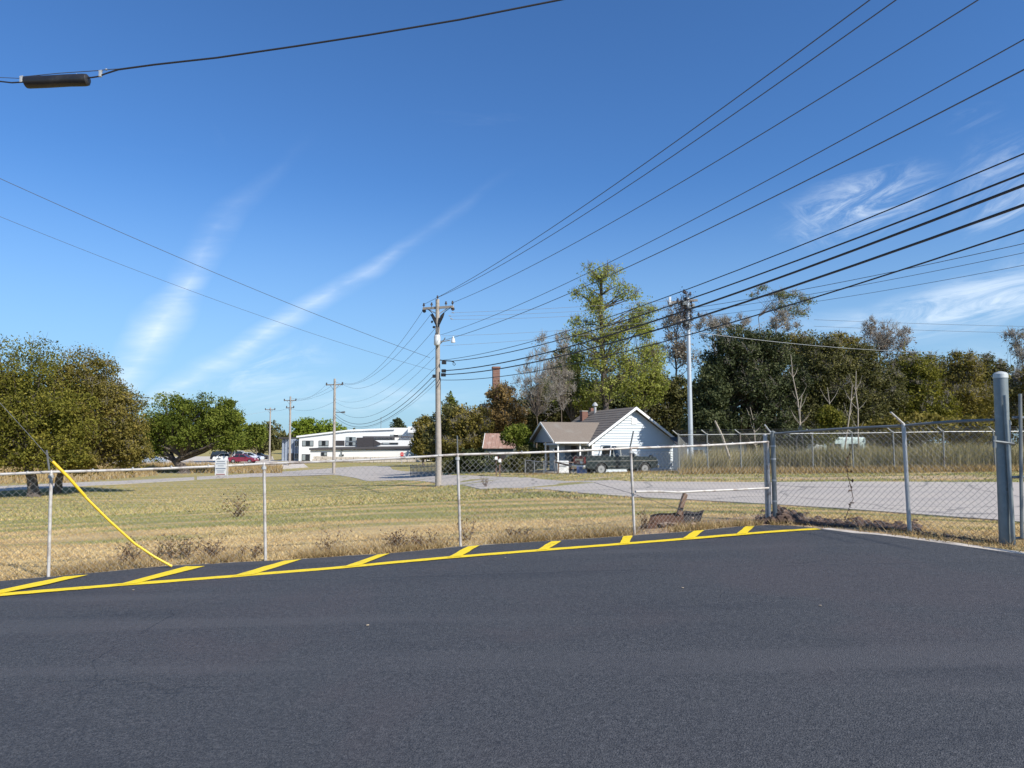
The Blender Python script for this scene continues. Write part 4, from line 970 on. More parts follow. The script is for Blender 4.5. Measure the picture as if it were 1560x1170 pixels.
c = gp(886, 41.0); tb = thing('storage_tote', 'blue plastic tote on the ground behind the pickup tailgate', 'tote', c)
MB().box((0,0,.2), (.55,.4,.38), bev=.03).build('tub', M_blue, tb); MB().box((0,0,.41), (.6,.45,.05), bev=.015).build('lid', M_blue, tb)
yf = thing('yard_fence', 'low sagging wire fence in front of the porch', 'fence', gp(825,45))
a = gp(800,47); b = gp(844,44.2)
MB().tube([a+Vector((0,0,.9)), a.lerp(b,.5)+Vector((0,0,.8)), b+Vector((0,0,.85))], .025, 6).build('top_rail', M_galvw, yf, world=True)
for t in (0,.33,.66): p = a.lerp(b,t); MB().tube([p, p+Vector((0,0,.88))], .025, 6).build('fence_post', M_galv, yf, world=True)
chain('wire_mesh', a, b, .85, .12, .003, M_linkd, yf)
for px, Y, hh, lab in ((756,45,1.1,'left roadside mailbox on a thin post with pale door'),(761.5,44.5,.95,'right roadside mailbox on a thin post near the pole')):
    c = gp(px, Y); t = thing('mailbox', lab, 'mailbox', c, group='mailboxes beside the road')
    MB().box((0,0,hh*.45), (.08,.08,hh*.9)).build('post', M_plank, t)
    pr = [(-.1,0),(.1,0),(.1,.14)] + [(.1*math.cos(a_), .14+.1*math.sin(a_)) for a_ in np.linspace(.4,2.7,5)] + [(-.1,.14)]
    MB().prism([(x, z+hh*.9) for x, z in pr], -.25, .22).build('box', M_galvw, t); MB().box((0,-.26,hh*.9+.11), (.16,.02,.16)).build('door', M_white, t); MB().box((.12,.05,hh*.9+.15), (.01,.03,.14)).build('flag', M_red, t)

# rusty roofed shed
c = gp(757, 54); sd = thing('shed', 'small grey shed with rusty tin roof among the shrubs', 'shed', c, math.radians(-8))
M_darkgreen = mat('grey_green_boards', (.11,.13,.12), .8); e_h = at(780,680,54).z-c.z; r_h = at(780,660,54).z-c.z
MB().box((.15,.9,e_h/2), (2.2,1.8,e_h)).build('wall', M_darkgreen, sd)
MB().prism([(.0,e_h),(1.8,e_h),(.9,r_h-.05)], -.93,-.90,'x').build('gable', M_darkgreen, sd)
for s in (-1,1):
    ya = .9+s*1.05; n_ = Vector((0,0,-.05)); vs = [(-1.05,.9,r_h),(1.4,.9,r_h),(1.4,ya,e_h-.12),(-1.05,ya,e_h-.12)]
    rf = MB().add(vs+[tuple(Vector(v)+n_) for v in vs], [(0,1,2,3),(7,6,5,4),(0,3,7,4),(1,5,6,2),(0,4,5,1),(3,2,6,7)]).build('roof', M_rustroof, sd)
    for i in range(9):
        x = -.98+i*.29; MB().tube([(x,.9,r_h+.01),(x,ya,e_h-.11)], .02, 4).build('roof_rib', M_rustroof, rf)
    MB().beam((-1.07,.9,r_h-.02), (-1.07,ya,e_h-.14), .03,.1).build('rake_board', M_white, sd)
MB().box((.3,-.02,.8), (.8,.04,1.5)).build('door', M_darkwall, sd)
wn = MB().box((-.45,-.02,1.1), (.4,.04,.5)).build('window', M_white, sd); MB().box((-.45,-.045,1.1), (.32,.02,.42)).build('pane', M_glass, wn)
# tall brick chimney
c = gp(755.5, 64); tz = at(755,561,64).z-c.z
bc = thing('brick_chimney', 'tall square red brick chimney rising above the brown trees', 'chimney', c, .15)
MB().box((0,0,tz/2), (.62,.62,tz)).build('stack', M_brick, bc); MB().box((0,0,tz+.04), (.72,.72,.16)).build('cap', M_brick, bc)
mm = MB()
for i in range(int(tz/.15)): mm.box((0,0,.1+i*.15), (.632,.632,.018))
mm.build('mortar_joints', M_mortar, bc, kind='stuff')

# ------------------------------------------------------------------ vehicles
def wheel(root, x, y, r, side, w=.2):
    t = MB().tube([(x, y-w/2, r), (x, y-w/2+.02, r), (x, y+w/2-.02, r), (x, y+w/2, r)], [r*.9,r,r,r*.9], 20).build('wheel', M_tyre, root, smooth=True)
    yy = y+side*(w/2+.004); MB().tube([(x, yy-.01, r), (x, yy+.01, r)], [r*.62, r*.56], 16).build('rim', M_rim, t, smooth=True)
    MB().tube([(x, yy, r), (x, yy+side*.03, r)], [r*.2, r*.15], 8).build('hub', M_galvd, t)
def paint(name, col): return mat(name, col, .28, .15, var=.05, bump=0, spec=.6, dirt=tuple(c*.8+.02 for c in col), ds=1.5)
def car(name, label, cat, loc, rot, col, prof, roof, L=4.4, W=1.75, wr=.32, wheels=(-1.35,1.35), group=None):
    root = thing(name, label, cat, loc, rot, group); m = paint(label.split()[0]+'_paint', col)
    body = MB(); half = W/2
    def loft(pf, w0, w1, z0, z1):                      # sides lean in with height
        mb = MB(); n = len(pf)
        f = lambda z: w0+(w1-w0)*max(0,min(1,(z-z0)/(z1-z0)))
        vs = [(x,-f(z),z) for x,z in pf]+[(x,f(z),z) for x,z in pf]
        return mb.add(vs, [tuple(range(n)), tuple(range(2*n-1,n-1,-1))]+[(i,i+n,(i+1)%n+n,(i+1)%n) for i in range(n)])
    # body with wheel arches cut in the outline
    low = [(-L/2,.35)]
    for wx in wheels:
        for a in np.linspace(math.pi, 0, 7): low.append((wx+math.cos(a)*(wr+.06), .28+math.sin(a)*(wr+.06)))
    low.append((L/2,.33))
    pf = low + prof
    b = loft(pf, half, half*.96, .3, 1.0).build('body', m, root)
    MB().box((0,0,.42), (L*.8, W*.72, .35)).build('underbody', M_tyre, root)
    zt = max(z for x,z in roof); zb = min(z for x,z in roof)
    loft(roof, half*.93, half*.72, zb, zt).build('glasshouse', M_glass, root)
    xs = [x for x,z in roof if z > zt-.06]; MB().box(((min(xs)+max(xs))/2,0,zt+.012), (max(xs)-min(xs)+.05, W*.73, .045), bev=.015).build('roof', m, root)
    mid = (min(xs)+max(xs))/2
    for s in (-1,1):
        for (x0,x1) in ((roof[0][0], min(xs)),(roof[-1][0], max(xs)),(mid,mid)):
            MB().beam((x0, s*half*.935, zb+.01), (x1, s*half*.735, zt+.0), .05,.06).build('pillar', m, root)
        for x in wheels: wheel(root, x, s*(half-.1), wr, s)
        MB().box((L/2-.06, s*half*.7, .68), (.1,.32,.14), bev=.02).build('headlight', M_amber, root)
        MB().box((-L/2+.05, s*half*.74, .78), (.08,.26,.18), bev=.02).build('taillight', M_red, root)
        MB().box((.75, s*(half+.06), .98), (.12,.14,.1), bev=.02).build('mirror', m, root)
        MB().box((-.1, s*(half*.965+.005), .8), (.16,.02,.03)).build('door_handle', M_chrome, root)
    for s in (-1,1): MB().box((s*(L/2), 0, .45), (.12, W*.94, .2), bev=.03).build('bumper', M_galvd if s < 0 else m, root)
    return root
SED = [(2.18,.62),(2.05,.78),(.95,.95),(-1.55,.98),(-2.15,.9),(-2.2,.6)]; SEDR = [(-1.55,.97),(-.95,1.4),(.1,1.43),(1.0,.95)]
SUV = [(2.18,.7),(2.05,.95),(1.05,1.05),(-2.15,1.08),(-2.22,.6)]; SUVR = [(-2.1,1.07),(-1.85,1.66),(.3,1.7),(1.1,1.05)]
def carat(px, Y): return gp(px, Y, .03)
car('sedan', 'silver grey sedan half hidden behind the left trees', 'car', carat(229,113), math.radians(4), (.32,.36,.40), SED, SEDR, group='cars in the far car park')
car('suv', 'dark charcoal suv at the left of the parked group', 'car', carat(341,128), math.radians(20), (.02,.022,.028), SUV, SUVR, group='cars in the far car park')
car('sedan', 'white sedan parked in front of the charcoal suv above the white sign', 'car', carat(347,119), math.radians(10), (.75,.75,.74), SED, SEDR, group='cars in the far car park')
car('suv', 'white suv parked behind the red car', 'car', carat(366,128), math.radians(8), (.78,.78,.77), SUV, SUVR, group='cars in the far car park')
car('sedan', 'dark red sedan at the front of the parked group', 'car', carat(371,117), math.radians(-3), (.24,.025,.05), SED, SEDR, group='cars in the far car park')
car('sedan', 'white sedan with blue tint parked at the right of the group', 'car', carat(381,123), math.radians(15), (.62,.66,.78), SED, SEDR, group='cars in the far car park')
car('sedan', 'small dark car far away left of the most distant pole', 'car', carat(395,165), math.radians(5), (.05,.04,.045), SED, SEDR, group='cars in the far car park')

# pickup, tail to the left
T0 = gp(938, 42); T0.z = at(938, 722.5, 42).z; tr = thing('pickup_truck', 'dark green pickup truck with chrome side strip parked in front of the house', 'pickup truck', T0, math.radians(19))
M_truck = paint('dark_green_truck', (.022,.032,.034)); M_cap = paint('grey_green_cap', (.20,.26,.25)); M_maroon = paint('maroon_tail', (.16,.02,.03))
Wd = .84
def arch(wx, r=.40):
    return [(wx+math.cos(a)*r, .33+math.sin(a)*r) for a in np.linspace(math.pi, 0, 8)]
pf = [(-2.3,.45)] + arch(-1.35) + arch(1.45) + [(2.28,.42),(2.3,.72),(2.2,.98),(.95,1.06),(-2.3,1.06)]
n = len(pf); vs = [(x,-Wd,z) for x,z in pf]+[(x,Wd,z) for x,z in pf]
MB().add(vs, [tuple(range(n)), tuple(range(2*n-1,n-1,-1))]+[(i,i+n,(i+1)%n+n,(i+1)%n) for i in range(n)]).build('body', M_truck, tr)
cabp = [(-.55,1.06),(-.5,1.58),(-.38,1.64),(.42,1.64),(.98,1.06)]
n = len(cabp); f = lambda z: Wd-.03-(z-1.06)*.28
vs = [(x,-f(z),z) for x,z in cabp]+[(x,f(z),z) for x,z in cabp]
MB().add(vs, [tuple(range(n)), tuple(range(2*n-1,n-1,-1))]+[(i,i+n,(i+1)%n+n,(i+1)%n) for i in range(n)]).build('cab', M_truck, tr)
for s in (-1,1):
    y0, y1 = s*(Wd-.035), s*(Wd-.155)
    def gl(name, a, b, m, dy=.012):
        (xa, za), (xb, zb), (xc, zc), (xd_, zd) = a[0], a[1], b[0], b[1]
        g_ = lambda z: s*(f(z)+dy)
        vs = [(x, g_(z), z) for x, z in (a[0],a[1],b[0],b[1])]; vs += [(x, y-s*.01, z) for x,y,z in vs]
        return MB().add(vs, [(0,1,2,3),(7,6,5,4),(0,4,5,1),(1,5,6,2),(2,6,7,3),(3,7,4,0)]).build(name, m, tr)
    gl('side_window', [(-.02,1.1),(.80,1.1)], [(.42,1.55),(-.02,1.55)], M_glass)
    gl('side_window', [(-.46,1.1),(-.1,1.1)], [(-.1,1.55),(-.42,1.55)], M_glass)
    MB().box((0,s*(Wd+.006),.80), (4.4,.014,.05)).build('chrome_strip', M_chrome, tr)
    MB().box((0,s*(Wd+.006),.50), (1.95,.014,.03)).build('sill_trim', M_chrome, tr)
    for x in (-1.35,1.45):
        wheel(tr, x, s*(Wd-.12), .34, s, .22)
        MB().tube([(x+math.cos(a)*.42, s*(Wd+.01), .33+math.sin(a)*.42) for a in np.linspace(math.pi,0,9)], .03, 6).build('arch_trim', M_truck, tr)
    MB().box((-2.32, s*.72, .85), (.03,.16,.34), bev=.01).build('taillight', M_red, tr)
    MB().box((2.3, s*.62, .78), (.04,.3,.16)).build('headlight', M_amber, tr)
    MB().box((.72, s*(Wd+.1), 1.15), (.08,.18,.18), bev=.02).build('mirror', M_chrome, tr)
    MB().box((.05, s*(Wd+.012), .93), (.14,.02,.03)).build('door_handle', M_chrome, tr)
tg = MB().box((-2.315,0,.84), (.03,1.28,.42)).build('tailgate', M_maroon, tr); MB().box((-2.335,0,.86), (.015,1.1,.10)).build('stripe', M_chrome, tg)
MB().box((-2.38,0,.47), (.14,1.66,.16), bev=.02).build('rear_bumper', M_chrome, tr)
MB().box((2.34,0,.47), (.12,1.66,.18), bev=.02).build('front_bumper', M_chrome, tr)
MB().box((-1.45,0,1.075), (1.6,1.4,.02)).build('bed_liner', M_tyre, tr)
MB().box((-2.3,-.3,.72), (.1,.3,.14)).build('plate', M_white, tr)
MB().box((-.56,0,1.35), (.02,1.15,.38)).build('rear_window', M_glass, tr)
MB().tube([(-.75,-.75,1.06),(-.62,-.65,1.66),(-.62,.65,1.66),(-.75,.75,1.06)], .03, 8).build('roll_bar', M_pot, tr, smooth=True)

# ------------------------------------------------------------------ white industrial building far away
def wpt(px, py, Y): return at(px, py, Y)
BY = 150.0; sB = BY/F                                    # metres per photo pixel at that depth
b0 = gp(455, BY); b0.z = at(455, 704, BY).z
bd = thing('white_building', 'long white two storey industrial building with grey shaded end wall', 'building', b0)
def lx(px): return (px-455)*sB
def lz(py): return (704-py)*sB
# main block: front wall from px 455 to 560 rising roof, depth 30 m
fr = [(lx(455),0),(lx(600),0),(lx(600),lz(655)),(lx(530),lz(657.5)),(lx(455),lz(667))]
MB().prism(fr, 0, 26).build('wall', M_white, bd)
MB().add([(lx(455)-.5,-.3,lz(667)),(lx(530),-.3,lz(657.5)+.0),(lx(600),-.3,lz(655)),(lx(600),26,lz(655)),(lx(530),26,lz(657.5)),(lx(455)-.5,26,lz(667)),
          (lx(455)-.5,-.3,lz(664.5)),(lx(530),-.3,lz(655)),(lx(600),-.3,lz(652)),(lx(600),26,lz(652)),(lx(530),26,lz(655)),(lx(455)-.5,26,lz(664.5))],
         [(0,1,7,6),(1,2,8,7),(6,7,10,11),(7,8,9,10),(3,4,10,9),(4,5,11,10),(0,6,11,5),(2,3,9,8)]).build('parapet', M_white, bd)
# grey end wing on the left (its shade put into the blue-grey colour), panels with recessed joints
wx0, wx1 = lx(424), lx(455)
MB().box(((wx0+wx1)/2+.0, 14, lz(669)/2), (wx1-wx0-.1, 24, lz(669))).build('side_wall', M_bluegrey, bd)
MB().box((wx0+.6, 4, lz(667.5)), (2.2,6,.3)).build('roof_unit', M_darkwall, bd)
for i in range(7):
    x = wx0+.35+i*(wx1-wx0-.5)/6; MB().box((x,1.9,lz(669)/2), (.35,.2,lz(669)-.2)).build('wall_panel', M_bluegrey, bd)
MB().box((lx(439),1.85,lz(697)), (1.1,.3,1.7)).build('door', M_darkwall, bd)
for i in range(3):
    for j in range(2): w_ = MB().box((lx(446+i*3.2), 1.82, lz(676 if j == 0 else 695)), (.3,.25,1.3)).build('window', M_white, bd); MB().box((lx(446+i*3.2), 1.68, lz(676 if j == 0 else 695)), (.22,.06,1.1)).build('pane', M_glass, w_)
def bwin(x0, x1, y0, y1, cols, m=M_darkwall, y=-.02, rows=1):
    w = MB().box(((lx(x0)+lx(x1))/2, y, (lz(y0)+lz(y1))/2), (lx(x1)-lx(x0), .12, lz(y0)-lz(y1))).build('window', m, bd)
    for i in range(cols):
        for j in range(rows):
            W_ = (lx(x1)-lx(x0))/cols; Hh = (lz(y0)-lz(y1))/rows
            MB().box((lx(x0)+W_*(i+.5), y-.07, lz(y1)+Hh*(j+.5)), (W_*.8, .04, Hh*.82)).build('pane', M_glass if (i+j)%2 else M_greyd, w)
bwin(460,477,671.5,680,3); bwin(460,477,692,702,3); bwin(485,500,671.5,679.5,3, rows=1)
MB().box(((lx(485)+lx(500))/2, -.02, (lz(680.5)+lz(703))/2), (lx(500)-lx(485), .14, lz(680.5)-lz(703))).build('loading_door', M_greyd, bd)
MB().box(((lx(511)+lx(524))/2, -.02, (lz(671.5)+lz(679))/2), (lx(524)-lx(511), .14, lz(671.5)-lz(679))).build('vent_opening', M_darkwall, bd)
# right-hand raised roof, white with boxes
MB().prism([(lx(600)+.02,0),(lx(650),0),(lx(650),lz(663)),(lx(640),lz(652)),(lx(600)+.02,lz(652))], 1, 24).build('rear_wall', M_white, bd)
MB().box((lx(629), -.5, lz(655)), (lx(636)-lx(622),3,lz(650)-lz(659))).build('roof_box', M_white, bd)
MB().box((lx(592.5), -1.5, lz(666)), (lx(634)-lx(560),2.5,.3)).build('canopy', M_roofdark, bd)
# mid block with windows and dark section
MB().box(((lx(534)+lx(652))/2, -3, lz(673)/2), (lx(652)-lx(534), 5, lz(669))).build('annex_wall', M_white, bd)
MB().box(((lx(551)+lx(576))/2, -5.6, (lz(667)+lz(680))/2), (lx(576)-lx(551), .3, lz(667)-lz(680))).build('dark_bay', M_darkwall, bd)
MB().prism([(lx(576),lz(670)),(lx(588),lz(676)),(lx(576),lz(680))], -5.8,-5.5).build('stair_bay', M_darkwall, bd)
bwin(535,550,666,672.5,3,M_greyd,-5.55); bwin(535,550,673.5,679,3,M_darkwall,-5.55); bwin(588,612,674.5,677,2,M_darkwall,-5.55); bwin(600,617,663,665.5,3,M_darkwall,-5.55)
# low front wing: dark flat roof over white wall
MB().box(((lx(502)+lx(652))/2, -10, lz(684)/2), (lx(652)-lx(502), 9, lz(684))).build('front_wing_wall', M_white, bd)
MB().prism([(lx(501),lz(684.5)),(lx(655),lz(682)),(lx(655),lz(679)),(lx(520),lz(681)),(lx(501),lz(681.8))], -14.9,-5.7).build('front_wing_roof', M_roofdark, bd)
bwin(517,525,687.5,697,2,M_darkwall,-14.55,2); bwin(542,548,690.5,692.5,2,M_darkwall,-14.55)
MB().tube([(lx(545),-14.6,lz(684)),(lx(545),-14.6,.1)], .1, 6).build('downpipe', M_galvd, bd)
for px, a_ in ((571,634),(629,642),(556,657)): MB().tube([(lx(px),6,lz(657)),(lx(px),6,lz(a_))], .06, 5).build('antenna', M_galvd, bd)
# low stone bank wall before the building
bk = thing('retaining_wall', 'low pale stone wall below the white building', 'wall', gp(560, 128))
rr = random.Random(4); nst = 0
for px0 in np.arange(478, 650, 3.2):
    for row in range(2):
        c = gp(px0+rr.uniform(-.4,.4)+row*1.6, 126); MB().box(c+Vector((0,0,.28+row*.5)), (.36+.0*row,.5,.45+rr.uniform(-.05,.05)), bev=.05).build('stone', M_conc, bk, world=True)
# stop sign
c = gp(612, 112); c2 = at(612.5, 692, 112); ssn = thing('stop_sign', 'red octagonal stop sign on a thin post before the white building', 'stop sign', c)
MB().tube([c, Vector((c.x, c.y+.05, c2.z+.3))], .035, 6).build('post', M_galv, ssn, world=True)
oct_ = [(c2.x-c.x+.36*math.cos(math.radians(22.5+45*i)), c2.z-c.z+.36*math.sin(math.radians(22.5+45*i))) for i in range(8)]
MB().prism([(x*1.0, z) for x, z in oct_], -.03, 0).build('plate', M_white, ssn)
MB().prism([((x-(c2.x-c.x))*.92+(c2.x-c.x), (z-(c2.z-c.z))*.92+(c2.z-c.z)) for x, z in oct_], -.04, -.031).build('face', M_stop, ssn)
def text(body, size, loc, m, parent, ext=.004):
    cu = bpy.data.curves.new('lettering', 'FONT'); cu.body = body; cu.size = size; cu.align_x = 'CENTER'; cu.align_y = 'CENTER'; cu.extrude = ext
    ob = bpy.data.objects.new('tmp', cu); COL.objects.link(ob); dg = bpy.context.evaluated_depsgraph_get(); me = bpy.data.meshes.new_from_object(ob.evaluated_get(dg))
    bpy.data.objects.remove(ob); me.materials.clear(); me.materials.append(m); o = bpy.data.objects.new('lettering', me); COL.objects.link(o); o.parent = parent; o.location = loc; o.rotation_euler = (math.pi/2,0,0); return o
text('STOP', .26, (c2.x-c.x, -.048, c2.z-c.z), M_white, ssn)

# white notice on the near fence
pz = at(336.5, 712, 8.82)
sg = thing('notice_sign', 'white notice plate wired to the near fence rail with faded print', 'sign', pz)
k_ = 8.82/1090
MB().box((0,0,0), (17.5*k_,.006,24*k_), bev=.002).build('plate', mat('sign_white', (.60,.60,.58), .5, var=.05, bump=0), sg)
M_ink = mat('faded_ink', (.22,.24,.27), .7, var=.2, bump=0); M_inkr = mat('faded_red_ink', (.30,.13,.12), .7, var=.2, bump=0)
for zz, w, hh, m in ((9,12,1.2,M_ink),(5.6,14,1.0,M_ink),(2.4,9,.8,M_ink),(-1.6,15,1.8,M_ink),(-5,12,.8,M_ink),(-7,10,.8,M_ink),(-10.4,13.5,1.4,M_inkr)):
    MB().box((0,-.0045,zz*k_), (w*k_,.002,hh*k_)).build('print_line', m, sg)
MB().tube([(10.3*k_,.004,12*k_),(10.3*k_,.004,-14*k_)], .006, 6).build('stake', M_galvw, sg)

# ------------------------------------------------------------------ far chain link fence across the road
def far_fence(label, pts, hh, posts, arms=(), m=M_linkd, r=.0035, pitch=.11, cat='fence', pr=.04, grp=None, rail=True, postm=M_galvd):
    P = [gp(px, Y) for px, Y in pts]; t = thing('chain_link_fence', label, cat, P[0], group=grp)
    for a, b in zip(P[:-1], P[1:]): chain('wire_mesh', a, b, hh, pitch, r, m, t)
    if rail: MB().tube([p+Vector((0,0,hh)) for p in P], .022, 6).build('top_rail', M_galv, t, world=True)
    for px, Y in posts:
        p = gp(px, Y); post(t, p, hh+.05, pr, postm, (random.uniform(-.03,.03), 0), name='fence_post', n=8)
        if arms: MB().tube([p+Vector((0,0,hh)), p+Vector((arms[0],-.1,hh+arms[1]))], .022, 6).build('barb_arm', M_galv, t, world=True)
    if arms:
        for s in (.35,.65,1): MB().tube([p+Vector((arms[0]*s, -.1*s, hh+arms[1]*s)) for p in P], .005, 4).build('barbed_wire', M_wirel, t, world=True)
    return t
M_postd = mat('dull_grey_post', (.20,.21,.20), .8, .1, var=.4, vs=4, dirt=(.14,.10,.07), bump=.1)
random.seed(9)
far_fence('long rusty grey chain link fence with barbed wire along the far side of the road', [(1034,34.6),(1137,34.4),(1300,34.2),(1450,34),(1700,34)], 1.85,
          [(1034,34.6),(1078,34.5),(1129,34.4),(1238,34.3),(1300,34.2),(1362,34.1),(1438,34),(1516,34),(1610,34)], (-.30,.22), pr=.038, postm=M_postd)
far_fence('short chain link fence section behind the pickup running back beside the house', [(1034,34.8),(1046,44)], 1.8, [(1046,44)], (-.35,.3))
# leaning pale timber by far fence
o = MB().tube([at(1112,700,35.4), at(1100,664,35.4), at(1089,641,35.4)], [.07,.06,.04], 6).build('leaning_limb', M_barkp, origin=at(1112,700,35.4)); tag(o, 'pale dead limb leaning behind the far fence', 'dead limb')
# pale boxes and vehicles behind the weeds
c = gp(1227, 52); t = thing('storage_container', 'white box trailer end showing above the weeds behind the far fence', 'trailer', c)
MB().box((0,0,1.4), (1.15,3,1.9), bev=.05).build('box', M_white, t); MB().box((0,-1.53,1.4), (.9,.04,1.5)).build('rear_door', M_siding, t)
for s in (-1,1): MB().tube([(s*.45,-1,.35),(s*.55,-1,.35)], .35, 12).build('wheel', M_tyre, t)
c = gp(1275, 54); t = thing('camper', 'low pale blue camper roof showing behind the weeds', 'camper', c)
MB().box((0,0,1.35), (3.6,1.8,1.8), bev=.15).build('body', mat('pale_blue_paint', (.50,.62,.62), .5), t); MB().box((-.6,-.92,1.5), (1.0,.04,.5)).build('window', M_glass, t); MB().box((.9,-.92,1.5), (.8,.04,.5)).build('window', M_glass, t)
for s in (-1,1): MB().tube([(s*1.0,-.85,.35),(s*1.0,-.95,.35)], .34, 12).build('wheel', M_tyre, t)
c = gp(1094, 50); t = thing('utility_shed', 'low blue grey shed with dark windows behind the far fence', 'shed', c)
MB().box((0,0,1.0), (3.2,2.4,2.0)).build('wall', M_bluegrey, t); MB().prism([(-1.8,2.0),(1.8,2.0),(0,2.5)], -1.4,1.4).build('roof', M_roofdark, t)
for x in (-.9,.2,1.1): w_ = MB().box((x,-1.22,1.25), (.6,.05,.6)).build('window', M_white, t); MB().box((x,-1.26,1.25), (.5,.03,.5)).build('pane', M_glass, w_)
c = gp(1052, 46.5); t = thing('lean_to', 'white lean to with dark opening right of the house', 'lean-to', c)
MB().box((0,0,.95), (1.9,1.6,1.9)).build('wall', M_siding, t); MB().add([(-1.1,-1.0,1.85),(1.1,-1.0,1.85),(1.1,1,2.3),(-1.1,1,2.3),(-1.1,-1.0,1.93),(1.1,-1.0,1.93),(1.1,1,2.38),(-1.1,1,2.38)], [(0,1,2,3),(4,7,6,5),(0,4,5,1),(1,5,6,2),(2,6,7,3),(3,7,4,0)]).build('roof', M_roofdark, t)
MB().box((.2,-.82,.8), (.8,.05,1.5)).build('door', M_darkwall, t)
# iron fence near the left of the pole
sf = thing('picket_fence', 'grey wooden picket fence left of the shrubs behind the wooden pole', 'fence', gp(650, 62))
for i in range(24):
    p = gp(626+i*2.1, 66-i*.25); MB().box(p+Vector((0,0,.55)), (.07,.02,1.1+.08*math.sin(i*2.2))).build('picket', M_pole, sf, world=True)
for z_ in (.3,.85): MB().tube([gp(625,66.1,z_), gp(676,59.9,z_)], .03, 4).build('rail', M_pole, sf, world=True)

# ------------------------------------------------------------------ trees
FOL = {
 'olive': foliage('olive_oak_leaves', (.060,.068,.012), (.175,.165,.028), (.34,.285,.055), .3),
 'brown': foliage('olive_brown_leaves', (.09,.085,.022), (.20,.165,.040), (.33,.25,.065), .3),
 'green': foliage('mid_green_leaves', (.055,.075,.012), (.150,.180,.028), (.28,.29,.06), .35),
 'dark': foliage('dark_evergreen_leaves', (.026,.034,.015), (.070,.082,.034), (.17,.175,.085), .2),
 'darkb': foliage('dark_olive_leaves', (.045,.048,.018), (.125,.120,.042), (.25,.22,.09), .25),
 'yellow': foliage('yellow_green_leaves', (.17,.20,.045), (.40,.42,.11), (.60,.57,.21), .5),
 'rust': foliage('rusty_leaves', (.07,.045,.03), (.20,.125,.08), (.34,.23,.14), .25),
 'orange': foliage('orange_brown_leaves', (.12,.08,.03), (.27,.18,.07), (.42,.29,.12), .3),
 'lime': foliage('bright_shrub_leaves', (0.087,0.116,0.014), (0.203,0.261,0.029), (0.348,0.392,0.072), .35),
 'grey': foliage('dry_grey_leaves', (0.145,0.123,0.094), (0.275,0.239,0.181), (0.435,0.377,0.290), .2),
}
def norm(v): return v/(np.linalg.norm(v, axis=-1, keepdims=True)+1e-9)
